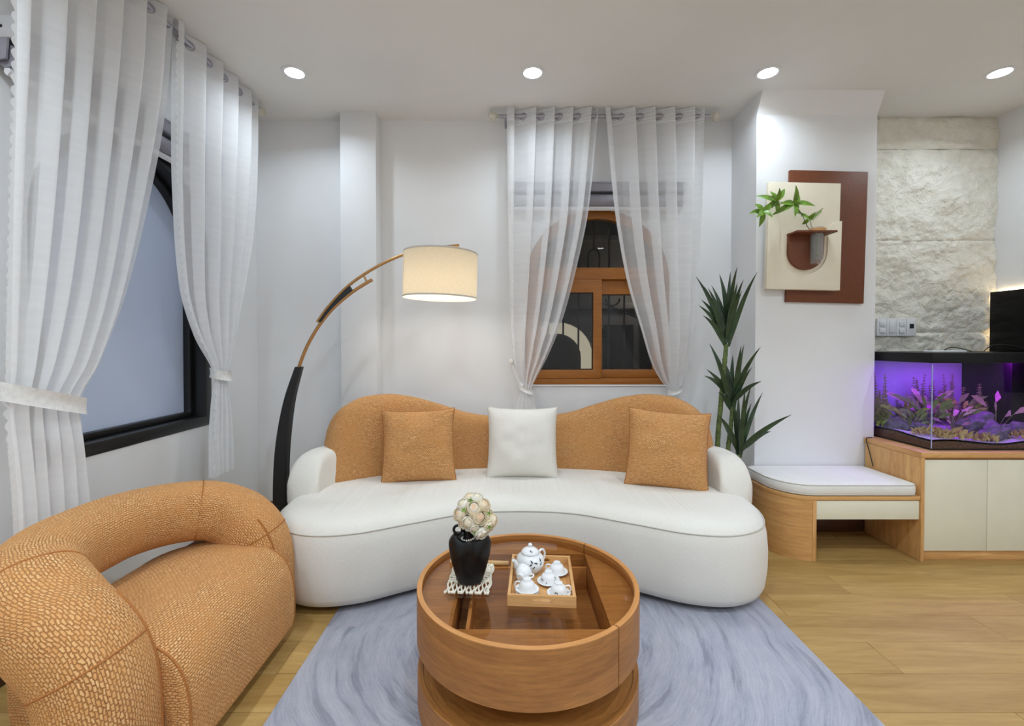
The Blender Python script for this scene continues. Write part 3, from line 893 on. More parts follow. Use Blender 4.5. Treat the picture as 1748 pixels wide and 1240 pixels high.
# ------------------------------------------------------------------ downlights
def downlight(x, y, label):
    t = thing('downlight', (x, y, ZC), label, 'light', 'recessed ceiling downlights')
    lathe('trim_ring', [(0.075, 0.0), (0.075, -0.004), (0.066, -0.007), (0.056, -0.004), (0.055, 0.0)], (x, y, ZC), M['white_plastic'], t, 32)
    lathe('diffuser', [(0.0, -0.003), (0.056, -0.003), (0.056, 0.0)], (x, y, ZC), M['downlight'], t, 32)
    L = bpy.data.lights.new('downlight_beam', 'AREA')
    L.shape = 'DISK'; L.size = 0.10; L.energy = DOWNLIGHT_W[0 if y > 2 else 1 if y > 0 else 2]; L.color = DOWNLIGHT_COL; L.spread = math.radians(148)
    lo = bpy.data.objects.new('downlight_beam', L); C.objects.link(lo); lo.parent = t; lo.location = (0, 0, -0.010)
names = ['recessed downlight in the ceiling above the arc lamp, leftmost of four', 'recessed downlight in the ceiling just left of the back curtains',
         'recessed downlight in the ceiling in front of the white column', 'recessed downlight in the ceiling above the aquarium, rightmost of four']
for k, (x, y) in enumerate(DOWNLIGHT_XY):
    downlight(x, y, names[k] if k < 4 else 'unseen ceiling downlight %s, %s' % (['over the armchair side', 'above the coffee table line', 'over the right part of the rug', 'nearest the right wall'][k % 4], 'in the middle row' if k < 8 else 'in the row behind the viewer'))

# ------------------------------------------------------------------ rug
rg = prism('rug', rect(-0.82, 1.252, 0.35, 2.36), [], 0.0008, 0.011, XY, M['rug'], bevel=0.003)
tag(rg, 'blue-grey rug with swirling arc pattern under the coffee table', 'rug')

# ------------------------------------------------------------------ sofa
SCX = 0.06
sofa = thing('curved_sofa', (SCX, 2.75, 0), 'curved cream sofa with a wavy rust-orange backrest', 'sofa')
half = [(0.0, 2.44), (0.28, 2.405), (0.55, 2.27), (0.78, 2.15), (1.0, 2.125), (1.19, 2.23), (1.29, 2.45), (1.285, 2.68), (1.18, 2.92), (0.95, 3.11), (0.55, 3.225), (0.0, 3.27)]
out_c = half + [(-a, b) for a, b in half[-2:0:-1]]
outline = [(SCX + a, b) for a, b in spline(out_c, 10, True)]
def offset(loop, d):
    n = len(loop); r = []
    for i in range(n):
        a, b = Vector(loop[i - 1]), Vector(loop[(i + 1) % n])
        t = (b - a).normalized(); nn = Vector((t.y, -t.x))
        p = Vector(loop[i]) + nn * d
        r.append((p.x, p.y))
    return r
area = sum(outline[i - 1][0] * outline[i][1] - outline[i][0] * outline[i - 1][1] for i in range(len(outline)))
OUT = 1 if area > 0 else -1
levels = [(0.035, -0.10), (0.035, -0.045), (0.045, -0.022), (0.08, -0.006), (0.16, 0.004), (0.25, 0.006), (0.33, 0.0), (0.375, -0.010), (0.40, -0.024), (0.422, -0.050), (0.434, -0.085), (0.440, -0.13), (0.441, -0.17)]
rows = [[(x, y, z) for x, y in offset(outline, OUT * d)] for z, d in levels]
grid('seat_body', rows, M['cream'], sofa, cv=True, caps=True, sharp=0)
pp = [(x, y, 0.385) for x, y in offset(outline, OUT * -0.012)]
def closed_tube(name, pts, r, mat, parent, seg=6):
    n = len(pts); rows = []
    for i in range(n):
        a, b = Vector(pts[i - 1]), Vector(pts[(i + 1) % n]); t = (b - a).normalized()
        N = Vector((0, 0, 1)); B = t.cross(N)
        rows.append([tuple(Vector(pts[i]) + N * r * math.cos(2 * PI * k / seg) + B * r * math.sin(2 * PI * k / seg)) for k in range(seg)])
    return grid(name, rows, mat, parent, cu=True, cv=True)
closed_tube('seam_piping', pp, 0.0035, M['cream_seam'], sofa)
prism('plinth', [(x, y) for x, y in offset(outline, OUT * -0.09)], [], 0.0115, 0.036, XY, M['black'], sofa)

def slab(name, path, thick, base, Hs, lean, mat, parent, ns=None, endround=True):
    """upright padded slab following a plan path; Hs(s) height at s in 0..1; rounded top."""
    n = len(path); m = 26
    rows = []
    for i in range(n):
        s = i / (n - 1)
        a, b = Vector(path[max(0, i - 1)]), Vector(path[min(n - 1, i + 1)])
        t = (b - a).normalized(); nn = Vector((-t.y, t.x))
        H = Hs(s); hgt = max(0.004, H - base)
        th = thick * (min(1.0, 0.45 + 0.55 * math.sqrt(max(0, min(1, min(s, 1 - s) / 0.05)))) if endround else 1)
        row = []
        r_top = min(thick * 0.5, hgt * 0.5)
        for k in range(m):
            A = 2 * PI * k / m
            cx, cz = math.cos(A), math.sin(A)
            ex = math.copysign(abs(cx) ** 0.55, cx)
            ez = math.copysign(abs(cz) ** 0.42, cz) if cz > 0 else math.copysign(abs(cz) ** 0.3, cz)
            z = base + hgt * (0.5 + 0.5 * ez)
            o = ex * th / 2 + lean * (z - base)
            p = Vector(path[i]) + nn * o
            row.append((p.x, p.y, z))
        rows.append(row)
    return grid(name, rows, mat, parent, cv=True, caps=True, sharp=0)

def back_path(umax, off, n=90):
    pts = []
    for i in range(n + 1):
        f = -math.cos(PI * i / n)
        u = umax * (0.55 * f + 0.45 * (2 * i / n - 1))
        yy = 3.10 - 0.2 * u * u - 0.065 * u ** 4
        t = Vector((1, -0.4 * u - 0.26 * u ** 3)).normalized(); nn = Vector((-t.y, t.x))
        p = Vector((SCX + u, yy)) + nn * off
        pts.append((p.x, p.y))
    return pts
bp = back_path(1.13, 0.08)
us = [(p[0] - SCX) for p in bp]
umax = max(us)
htab = [(0.0, 0.765), (0.12, 0.772), (0.28, 0.800), (0.45, 0.868), (0.60, 0.925), (0.72, 0.948), (0.82, 0.938), (0.91, 0.885), (0.96, 0.81), (0.985, 0.72), (1.0, 0.58)]
def Hback(s):
    i = int(round(s * (len(bp) - 1)))
    return interp(htab, abs(us[i]) / umax)
slab('backrest', bp, 0.16, 0.40, Hback, 0.10, M['orange'], sofa)
for sgn in (-1, 1):
    ap = spline([(SCX + sgn * 1.225, 2.56), (SCX + sgn * 1.225, 2.70), (SCX + sgn * 1.17, 2.86), (SCX + sgn * 1.03, 3.02), (SCX + sgn * 0.8, 3.15)], 10)
    if sgn > 0: pass
    atab = [(0.0, 0.44), (0.03, 0.50), (0.08, 0.555), (0.16, 0.605), (0.28, 0.638), (0.42, 0.648), (0.6, 0.64), (1.0, 0.58)]
    ap2 = ap if sgn < 0 else ap
    slab('arm', ap2, 0.175, 0.36, lambda s: interp(atab, s), 0.0, M['cream'], sofa)

# ------------------------------------------------------------------ scatter cushions
def pillow(name, size, thick, c, rz, tilt, roll, mat, label, group):
    n = 28
    t = thing(name, c, label, 'cushion', group)
    R = Matrix.Rotation(rz, 3, 'Z') @ Matrix.Rotation(tilt, 3, 'X') @ Matrix.Rotation(roll, 3, 'Y')
    rows_f, rows_b = [], []
    def pt(a, b, side):
        ex = 1 - 0.075 * (1 - abs(b) ** 2.4) ; ez = 1 - 0.075 * (1 - abs(a) ** 2.4)
        x = a * ex * size / 2; z = b * ez * size / 2
        d = (max(0, 1 - abs(a) ** 2.6)) ** 0.62 * (max(0, 1 - abs(b) ** 2.6)) ** 0.62
        wr = 0.012 * noise.noise(Vector((a * 2.2 + 7, b * 2.2, c[0] * 9))) * min(1, d * 2) + 0.007 * noise.noise(Vector((a * 3, b * 3, size * 50 + c[0])))* d
        y = side * (thick / 2 * d + wr + 0.006)
        return tuple(Vector(c) + R @ Vector((x, y, z)))
    loop = []
    V, Fc, U = [], [], []
    idx = {}
    for side in (-1, 1):
        for i in range(n + 1):
            for j in range(n + 1):
                idx[(side, i, j)] = len(V)
                V.append(pt(2 * i / n - 1, 2 * j / n - 1, side))
        for i in range(n):
            for j in range(n):
                q = [(i, j), (i + 1, j), (i + 1, j + 1), (i, j + 1)]
                if side > 0: q.reverse()
                Fc.append(tuple(idx[(side, a, b)] for a, b in q))
                U.append([(a / n * size, b / n * size) for a, b in q])
    border = [(i, 0) for i in range(n)] + [(n, j) for j in range(n)] + [(i, n) for i in range(n, 0, -1)] + [(0, j) for j in range(n, 0, -1)]
    for k in range(len(border)):
        a, b = border[k], border[(k + 1) % len(border)]
        Fc.append((idx[(-1,) + b], idx[(-1,) + a], idx[(1,) + a], idx[(1,) + b]))
        U.append([(0, 0), (0.01, 0), (0.01, 0.01), (0, 0.01)])
    mk('cover', V, Fc, mat, t, True, U, 0)
    pts = [tuple((Vector(V[idx[(-1,) + a]]) + Vector(V[idx[(1,) + a]])) / 2) for a in border]
    seg = 6; rows = []
    for i in range(len(pts)):
        a, b = Vector(pts[i - 1]), Vector(pts[(i + 1) % len(pts)]); tt = (b - a).normalized()
        N = R @ Vector((0, 1, 0)); B = tt.cross(N)
        rows.append([tuple(Vector(pts[i]) + N * 0.007 * math.cos(2 * PI * k / seg) + B * 0.005 * math.sin(2 * PI * k / seg)) for k in range(seg)])
    grid('piping', rows, M['orange_seam'] if mat == M['orange'] else M['cream_seam'], t, cu=True, cv=True)
    return t
pillow('throw_cushion', 0.455, 0.19, (-0.565, 2.865, 0.645), math.radians(6), math.radians(-14), math.radians(-1.5), M['orange'], 'rust-orange square cushion on the sofa left of the white cushion', 'scatter cushions on the sofa')
pillow('throw_cushion', 0.455, 0.19, (0.085, 2.945, 0.648), math.radians(0), math.radians(-13), math.radians(0.5), M['cream'], 'white square cushion in the middle of the sofa', 'scatter cushions on the sofa')
pillow('throw_cushion', 0.470, 0.19, (0.945, 2.74, 0.650), math.radians(-16), math.radians(-14), math.radians(3), M['orange'], 'rust-orange square cushion leaning at the right end of the sofa', 'scatter cushions on the sofa')

# ------------------------------------------------------------------ armchair
ch = thing('tub_armchair', (-1.25, 1.66, 0), 'rust-orange tub armchair with a thick rounded hoop back', 'armchair')
hoop = [(-1.115, 1.245, 0.012), (-1.115, 1.245, 0.19), (-1.122, 1.245, 0.33), (-1.160, 1.247, 0.43), (-1.235, 1.255, 0.50), (-1.33, 1.295, 0.548), (-1.445, 1.385, 0.563), (-1.515, 1.52, 0.570), (-1.53, 1.66, 0.570)]
hoop = hoop + [(x, 3.32 - y, z) for x, y, z in hoop[-2::-1]]
hp = spline(hoop, 8)
pts = [Vector(p) for p in hp]
rows = []
seg = 32
for i, p in enumerate(pts):
    t = (pts[min(i + 1, len(pts) - 1)] - pts[max(0, i - 1)]).normalized()
    # outward direction (away from the chair centre, horizontal) and the other one in the section plane
    cpt = Vector((-1.12, 1.66 + max(-0.1, min(0.1, p.y - 1.66)), p.z))
    o = (p - cpt); o.z = 0
    o = (o - t * o.dot(t))
    if p.x > -1.25: o = Vector((0, 1 if p.y > 1.66 else -1, 0)); o = o - t * o.dot(t)
    o.normalize()
    b = t.cross(o)
    ra, rb = 0.125, 0.122
    row = []
    for k in range(seg):
        A = 2 * PI * k / seg
        ca, sa = math.cos(A), math.sin(A)
        e = 0.82
        row.append(tuple(p + o * ra * math.copysign(abs(ca) ** e, ca) + b * rb * math.copysign(abs(sa) ** e, sa)))
    rows.append(row)
# smooth the rings so the section does not twist abruptly
for _ in range(3):
    rows = [rows[0]] + [[tuple((Vector(rows[i - 1][k]) + 2 * Vector(rows[i][k]) + Vector(rows[i + 1][k])) / 4) for k in range(seg)] for i in range(1, len(rows) - 1)] + [rows[-1]]
grid('hoop_back', rows, M['orange'], ch, cv=True, caps=True, sharp=0)
# seams round the hoop
def ring_seam(i):
    pts2 = [Vector(v) for v in rows[i]]
    c = sum(pts2, Vector()) / len(pts2)
    closed_tube('seam', [tuple(c + (v - c) * 1.004) for v in pts2], 0.003, M['orange_seam'], ch)
for i in (22, 42, len(rows) - 43, len(rows) - 23): ring_seam(i)
for a_, b_ in ((0, 30), (len(rows) - 27, len(rows) - 1)):
    line = []
    for i in range(a_, b_ + 1):
        c = sum((Vector(v) for v in rows[i]), Vector()) / seg
        line.append(tuple(c + (Vector(rows[i][11]) - c) * 1.006))
    tube('welt', line, 0.0045, M['orange_seam'], ch, 6)
# seat: D-shaped profile extruded between the arms, narrowing towards the back
prof = [(-1.57, 0.075), (-1.61, 0.13), (-1.615, 0.22), (-1.58, 0.31), (-1.50, 0.375), (-1.38, 0.412), (-1.22, 0.424), (-1.10, 0.415), (-1.01, 0.380), (-0.957, 0.320), (-0.934, 0.24), (-0.930, 0.14), (-0.935, 0.07), (-0.955, 0.042)]
prof = spline(prof, 4)
cxp, czp = -1.27, 0.24
def half_len(x):
    base = 0.335
    if x > -1.18: return base
    q = min(0.97, (-1.18 - x) / 0.54)
    return base * math.sqrt(1 - q * q)
rows_s = []
for s, k in ((-1.0, 0.93), (-0.995, 0.965), (-0.975, 0.985), (-0.93, 1.0), (-0.6, 1.004), (-0.2, 1.006), (0.2, 1.006), (0.6, 1.004), (0.93, 1.0), (0.975, 0.985), (0.995, 0.965), (1.0, 0.93)):
    r = []
    for (x, z) in prof:
        xx = cxp + (x - cxp) * k; zz = czp + (z - czp) * k
        r.append((xx, 1.66 + s * half_len(xx), zz))
    rows_s.append(r)
grid('seat', rows_s, M['orange'], ch, cv=True, caps=True, sharp=0)
for s in (-0.97, 0.97):
    closed = [(cxp + (x - cxp) * 0.99, 1.66 + s * half_len(x), czp + (z - czp) * 0.99) for x, z in prof]
    tube('seat_piping', closed, 0.004, M['orange_seam'], ch, 6)
prism('plinth', [(x, 1.66 - 0.85 * half_len(x)) for x in [-1.5 + 0.5 * i / 12 for i in range(13)]] + [(x, 1.66 + 0.85 * half_len(x)) for x in [-1.0 - 0.5 * i / 12 for i in range(13)]],
      [], 0.0005, 0.05, XY, M['black'], ch)

# ------------------------------------------------------------------ coffee table
TX, TY, TR = 0.067, 1.687, 0.400
ct = thing('coffee_table', (TX, TY, 0.011), 'round walnut-wood drum coffee table with recessed glass top', 'table')
def arcpts(r, a0, a1, n): return [(TX + r * math.cos(a0 + (a1 - a0) * k / n), TY + r * math.sin(a0 + (a1 - a0) * k / n)) for k in range(n + 1)]
aS = math.acos(0.268 / TR); aSi = math.acos(0.268 / (TR - 0.018))
g = 0.0022
Z0, Z1 = 0.236, 0.416
def ringseg(name, a0, a1, n, mat, parent, r0=TR - 0.018, r1=TR, z0=Z0, z1=Z1, bev=0.0015):
    rows = []
    for k in range(n + 1):
        a = a0 + (a1 - a0) * k / n
        c, s = math.cos(a), math.sin(a)
        sec = [(r1, z0), (r1, z1 - bev), (r1 - bev, z1), (r0 + bev, z1), (r0, z1 - bev), (r0, z0)]
        rows.append([(TX + r * c, TY + r * s, z) for r, z in sec])
    m = 6
    verts = [p for r in rows for p in r]
    faces, uvs = [], []
    for i in range(n):
        for j in range(m):
            j2 = (j + 1) % m
            faces.append((i * m + j, (i + 1) * m + j, (i + 1) * m + j2, i * m + j2))
            u0, u1 = TR * (a0 + (a1 - a0) * i / n), TR * (a0 + (a1 - a0) * (i + 1) / n)
            v0, v1 = [0, 0.18, 0.182, 0.198, 0.2, 0.38, 0.4][j], [0, 0.18, 0.182, 0.198, 0.2, 0.38, 0.4][j + 1]
            uvs.append(((u0, v0), (u1, v0), (u1, v1), (u0, v1)))
    faces.append(tuple(range(m))[::-1]); uvs.append([(0, 0.01 * q) for q in range(m)])
    faces.append(tuple(n * m + q for q in range(m))); uvs.append([(0, 0.01 * q) for q in range(m)])
    return mk(name, verts, faces, mat, parent, True, uvs, 40)
da = g / TR
body = ringseg('drum_side', aS + da, 2 * PI - aS - da, 120, M['tablewood'], ct)
dr = ringseg('drawer_front', -aS + da, aS - da, 50, M['tablewood'], ct)
# lighter exposed edge banding on top of both
ringseg('top_edge', aS + da, 2 * PI - aS - da, 120, M['rimwood'], body, TR - 0.0178, TR - 0.0003, Z1 - 0.001, Z1 + 0.0008, 0.0003)
ringseg('top_edge', -aS + da, aS - da, 50, M['rimwood'], dr, TR - 0.0178, TR - 0.0003, Z1 - 0.001, Z1 + 0.0008, 0.0003)
# inner deck with a square well, bottom board
RI = TR - 0.0185
hx0, hx1, hy0, hy1 = TX - 0.25, TX + 0.258, TY - 0.245, TY + 0.275
circ = [(TX + RI * math.cos(2 * PI * k / 96), TY + RI * math.sin(2 * PI * k / 96)) for k in range(96)]
prism('deck', circ, [rect(hx0, hx1, hy0, hy1)], 0.362, 0.378, XY, M['tablewood'], ct)
prism('bottom_board', circ, [], Z0 + 0.001, Z0 + 0.016, XY, M['tablewood'], ct)
for (a, b, c, d) in ((hx0 - 0.014, hx0, hy0, hy1), (hx1, hx1 + 0.014, hy0, hy1)):
    box('well_side', a, b, c, d, Z0 + 0.016, 0.3615, M['tablewood'], ct, bevel=0.001, grain='y')
for (c, d) in ((hy0 - 0.014, hy0), (hy1, hy1 + 0.014)):
    box('well_side', hx0, hx1, c, d, Z0 + 0.016, 0.3615, M['tablewood'], ct, bevel=0.001)
box('divider', hx0 + 0.04, hx0 + 0.052, hy0 + 0.001, hy1 - 0.001, Z0 + 0.016, 0.345, M['rimwood'], ct, bevel=0.001, grain='y')
box('divider', hx0 + 0.053, hx1 - 0.001, hy1 - 0.052, hy1 - 0.04, Z0 + 0.016, 0.345, M['rimwood'], ct, bevel=0.001)
lathe('glass_top', [(0.0, 0.393), (RI - 0.002, 0.393), (RI - 0.001, 0.394), (RI - 0.001, 0.400), (RI - 0.002, 0.401), (0.0, 0.401)], (TX, TY, 0), M['tableglass'], ct, 96, sharp=30)
lathe('neck', [(0.0, 0.13), (0.26, 0.13), (0.26, Z0 + 0.0005), (0.0, Z0 + 0.0005)], (TX, TY, 0), M['tablewood'], ct, 64)
lathe('base_drum', [(0.0, 0.013), (TR - 0.004, 0.013), (TR - 0.002, 0.015), (TR - 0.002, 0.128), (TR - 0.004, 0.130), (TR - 0.020, 0.130), (TR - 0.022, 0.124), (0.0, 0.124)], (TX, TY, 0), M['tablewood'], ct, 96, sharp=30)
GZ = 0.401   # glass surface

# ------------------------------------------------------------------ tray
TRR = Matrix.Rotation(math.radians(-3.5), 3, 'Z')
tc0 = Vector((0.118, 1.675, GZ))
tr = thing('serving_tray', (tc0.x, tc0.y, GZ + 0.0003), 'light wooden serving tray with cut-out handles on the glass table', 'tray')
rt = (TRR, tc0)
tw, td, th = 0.115, 0.15, 0.037
z0 = GZ + 0.0003
box('tray_base', tc0.x - tw + 0.001, tc0.x + tw - 0.001, tc0.y - td + 0.001, tc0.y + td - 0.001, z0, z0 + 0.007, M['traywood'], tr, bevel=0.001, grain='y', rot=rt)
for s in (-1, 1):
    xa = tc0.x + s * tw
    box('side_rail', min(xa, xa - s * 0.010), max(xa, xa - s * 0.010), tc0.y - td + 0.0105, tc0.y + td - 0.0105, z0 + 0.007, z0 + th, M['traywood'], tr, bevel=0.0015, grain='y', rot=rt)
    slot = [(tc0.x + 0.018 * 0 + (0.026 if c > 0 else -0.026) + 0.009 * math.cos(a), z0 + 0.020 + 0.0075 * math.sin(a))
            for c, a in [(1, -PI / 2 + PI * q / 8) for q in range(9)] + [(-1, PI / 2 + PI * q / 8) for q in range(9)]]
    y0_, y1_ = (tc0.y - td, tc0.y - td + 0.010) if s < 0 else (tc0.y + td - 0.010, tc0.y + td)
    rr = prism('handle_rail', rect(tc0.x - tw, tc0.x + tw, z0, z0 + th), [slot], y0_, y1_, XZ, M['traywood'], tr)
    for v in rr.data.vertices:
        w = v.co + rootloc(tr)
        v.co = tc0 + TRR @ (w - tc0) - rootloc(tr)
def onTray(x, y): 
    p = tc0 + TRR @ Vector((x, y, 0)); return (p.x, p.y)
TZ = z0 + 0.0073

# ------------------------------------------------------------------ tea set
def leaf_print(parent, c, n_dir, up, ln, wd, ang):
    n = Vector(n_dir).normalized(); u = Vector(up) - n * n.dot(Vector(up)); u.normalize(); v = n.cross(u)
    d = u * math.cos(ang) + v * math.sin(ang); e = n.cross(d)
    pts = [Vector(c) + d * (ln * t) + e * (wd * w) - n * (1.0 * (ln * (t - 0.5)) ** 2 / 0.05 * 0.5) for t, w in ((0, 0), (0.35, 1), (1, 0), (0.35, -1))]
    mk('painted_leaf', [tuple(p) for p in pts], [(0, 1, 2, 3)], M['ink'], parent, False)

px, py = onTray(-0.042, 0.075)
tp = thing('teapot', (px, py, TZ), 'white porcelain teapot with dark bamboo leaves at the back of the tray', 'teapot')
body_prof = [(0.0, 0.0), (0.030, 0.0), (0.032, 0.003), (0.044, 0.014), (0.053, 0.032), (0.054, 0.045), (0.048, 0.060), (0.036, 0.070), (0.031, 0.073), (0.0, 0.073)]
bprof = [(max(0, r), z) for r, z in spline(body_prof[1:-1], 4)]
pb = lathe('body', [(0, 0.0)] + bprof + [(0, 0.073)], (px, py, TZ), M['porcelain'], tp, 36, sharp=50)
ld = lathe('lid', [(0.034, 0.0725), (0.035, 0.075), (0.030, 0.083), (0.020, 0.090), (0.008, 0.094), (0.005, 0.096), (0.008, 0.100), (0.0085, 0.104), (0.005, 0.108), (0.0, 0.109)], (px, py, TZ), M['porcelain'], tp, 32, sharp=60)
D = Vector((-0.78, -0.62, 0)).normalized()
P = Vector((px, py, TZ))
tube('spout', spline([tuple(P + D * 0.044 + Vector((0, 0, 0.022))), tuple(P + D * 0.064 + Vector((0, 0, 0.034))), tuple(P + D * 0.073 + Vector((0, 0, 0.055))), tuple(P + D * 0.083 + Vector((0, 0, 0.068)))], 5),
     [0.013 - 0.0065 * i / 15 for i in range(16)], M['porcelain'], tp, 12)
tube('handle', spline([tuple(P - D * 0.040 + Vector((0, 0, 0.062))), tuple(P - D * 0.062 + Vector((0, 0, 0.068))), tuple(P - D * 0.076 + Vector((0, 0, 0.050))), tuple(P - D * 0.068 + Vector((0, 0, 0.026))), tuple(P - D * 0.048 + Vector((0, 0, 0.018)))], 5), 0.0045, M['porcelain'], tp, 10)
for a, z, ang, ln in ((-80, 0.052, 0.6, 0.020), (-70, 0.044, 2.2, 0.018), (-58, 0.050, 1.2, 0.022), (-50, 0.040, -0.6, 0.018), (-95, 0.045, -0.9, 0.016), (-42, 0.052, 0.1, 0.02)):
    aa = math.radians(a); r = interp([(0.03, 0.0535), (0.045, 0.0548), (0.06, 0.049)], z)
    leaf_print(pb, P + Vector((r * math.cos(aa), r * math.sin(aa), z)), (math.cos(aa), math.sin(aa), 0.3 if z > 0.045 else 0), (0, 0, 1), ln, 0.003, ang)
for a, ang in ((-85, 0.5), (-70, 1.6), (-95, -0.8)):
    aa = math.radians(a); leaf_print(ld, P + Vector((0.0275 * math.cos(aa), 0.0275 * math.sin(aa), 0.0865)), (math.cos(aa), math.sin(aa), 1.2), (0, 0, 1), 0.010, 0.002, ang)

saucer_prof = [(0.0, 0.0), (0.018, 0.0), (0.020, 0.002), (0.030, 0.004), (0.040, 0.010), (0.041, 0.011), (0.039, 0.0115), (0.029, 0.0065), (0.019, 0.0045), (0.0, 0.004)]
def saucer(x, y, z, label):
    o = lathe('saucer', saucer_prof, (0, 0, 0), M['porcelain'], None, 32, sharp=60)
    o.location = (x, y, z); return tag(o, label, 'saucer', 'white saucers on the tray')
cup_prof = [(0.0, 0.0), (0.013, 0.0), (0.0135, 0.005), (0.020, 0.009), (0.027, 0.020), (0.029, 0.036), (0.030, 0.040), (0.0285, 0.0402), (0.0272, 0.036), (0.0255, 0.021), (0.018, 0.011), (0.0, 0.0085)]
def cup(x, y, z, rz, label, lying=False, upside=True):
    t = thing('teacup', (x, y, z), label, 'cup', 'white teacups on the tray')
    if lying: R = Matrix.Rotation(rz, 3, 'Z') @ Matrix.Rotation(math.radians(-78), 3, 'X'); o0 = Vector((0, 0, 0.0295))
    else: R = Matrix.Rotation(rz, 3, 'Z') @ Matrix.Rotation(PI, 3, 'X'); o0 = Vector((0, 0, 0.0405))
    R4 = R.to_4x4()
    base = Vector((x, y, z)) + o0
    if lying: base = base - R @ Vector((0, 0, 0.02))
    bd = lathe('bowl', cup_prof, base, M['porcelain'], t, 28, sharp=60, M=R4)
    hpz = [(0.0265, 0, 0.030), (0.040, 0, 0.033), (0.043, 0, 0.022), (0.036, 0, 0.013), (0.024, 0, 0.014)]
    tube('handle', [tuple(base + R @ Vector(p)) for p in spline(hpz, 4)], 0.0028, M['porcelain'], t, 8)
    for a in (-1.9, -1.3, -2.3):
        n = R @ Vector((math.cos(a), -math.sin(a), 0)); leaf_print(bd, base + R @ Vector((0.0284 * math.cos(a), -0.0284 * math.sin(a), 0.028)), n, (0, 0, 1), 0.010, 0.002, a * 3)
    return t
a = onTray(0.060, 0.062); saucer(a[0], a[1], TZ, 'white saucer under the upturned cup at the back right of the tray'); cup(a[0], a[1], TZ + 0.0047, 2.9, 'upturned white teacup at the back right of the tray')
a = onTray(0.026, -0.010); saucer(a[0], a[1], TZ, 'white saucer under the upturned cup in the middle of the tray'); cup(a[0], a[1], TZ + 0.0047, -0.5, 'upturned white teacup in the middle of the tray')
a = onTray(0.060, -0.088); saucer(a[0], a[1], TZ, 'white saucer under the upturned cup at the front right of the tray'); cup(a[0], a[1], TZ + 0.0047, 0.1, 'upturned white teacup at the front right of the tray')
a = onTray(-0.050, -0.082); saucer(a[0], a[1], TZ, 'lowest white saucer of the stack at the front left of the tray')
saucer(a[0], a[1], TZ + 0.0072, 'upper white saucer of the stack at the front left of the tray'); cup(a[0], a[1], TZ + 0.0119, 3.0, 'upturned white teacup on the stacked saucers at the front left of the tray')
a = onTray(-0.070, -0.010); cup(a[0], a[1], TZ + 0.001, math.radians(-28), 'white teacup lying on its side at the left of the tray', lying=True)

# ------------------------------------------------------------------ macrame mat, vase, flowers
mat_ = thing('macrame_mat', (-0.145, 1.69, GZ), 'off-white knotted cotton mat with fringe and wooden dowel under the black vase', 'mat')
tube('dowel', [(-0.235, 1.828, GZ + 0.0095), (-0.12, 1.820, GZ + 0.0095), (-0.002, 1.812, GZ + 0.0095)], 0.009, M['dowel'], mat_, 14)
for k in range(15):
    f = k / 14
    xa, xb = -0.215 + 0.150 * f, -0.222 + 0.145 * f
    pts = []
    for q in range(15):
        v = q / 14
        yy = 1.812 - 0.205 * v - 0.008 * f
        xx = xa + (xb - xa) * v + 0.0035 * math.sin(q * 1.7 + k * 2.1) + (0.006 * math.sin(k * 5) * max(0, v - 0.7))
        pts.append((xx, yy, GZ + 0.0046 + 0.0010 * math.cos(q * PI + k * PI)))
    tube('fringe_cord', pts, 0.0035, M['cotton'], mat_, 6)
    e = pts[-1]
    lathe('knot', [(0, -0.006), (0.004, -0.0045), (0.0058, 0), (0.004, 0.0045), (0, 0.006)], (e[0], e[1], GZ + 0.0064), M['cotton'], mat_, 8, M=Matrix.Rotation(PI / 2, 4, 'X'))
for r in range(9):
    yy = 1.806 - 0.016 * r
    tube('knot_row', [(-0.217 + 0.152 * i / 24 - 0.0025 * r * 0.3, yy + 0.003 * math.sin(i * 1.6 + r), GZ + 0.0072 + 0.0012 * math.sin(i * 2.4 + r * PI)) for i in range(25)], 0.0042, M['cotton'], mat_, 6)
side = [(-0.066, 1.812, GZ + 0.006), (-0.060, 1.77, GZ + 0.006), (-0.070, 1.72, GZ + 0.006), (-0.066, 1.66, GZ + 0.006), (-0.080, 1.61, GZ + 0.006)]
tube('side_cord', spline(side, 5), 0.004, M['cotton'], mat_, 6)

VX, VY, VZ = -0.143, 1.668, GZ + 0.0128
va = thing('torso_vase', (VX, VY, VZ), 'matt black torso-shaped vase with a loop handle and pearl necklace', 'vase')
vt = [(0.0, 0.040, 0.028), (0.003, 0.045, 0.031), (0.02, 0.051, 0.034), (0.05, 0.060, 0.038), (0.08, 0.068, 0.041), (0.105, 0.0735, 0.042), (0.125, 0.0765, 0.042), (0.140, 0.0775, 0.040), (0.150, 0.0755, 0.037), (0.157, 0.068, 0.032), (0.158, 0.054, 0.027), (0.152, 0.036, 0.022), (0.148, 0.023, 0.018)]
rows = []
seg = 48
for (z, w, d) in spline(vt, 3):
    r = []
    for k in range(seg):
        A = 2 * PI * k / seg
        ca, sa = math.cos(A), math.sin(A)
        x = w * math.copysign(abs(ca) ** 0.9, ca); yv = d * math.copysign(abs(sa) ** 0.9, sa)
        top = max(0, min(1, (z - 0.10) / 0.045))
        lift = 0.017 * top * math.exp(-((abs(x) - 0.050) / 0.021) ** 2)
        groove = 0.013 * math.exp(-(x / 0.013) ** 2) * max(0, min(1, (z - 0.04) / 0.06)) * (1 if sa < 0 else 0.3)
        yv -= math.copysign(groove, sa) if abs(sa) > 0.05 else 0
        if sa < 0: yv -= 0.010 * math.exp(-((abs(x) - 0.036) / 0.022) ** 2 - ((z - 0.115) / 0.032) ** 2)
        r.append((VX + x, VY + yv, VZ + z + lift))
    rows.append(r)
grid('torso', rows, M['blackmatte'], va, cv=True, caps=True, sharp=0)
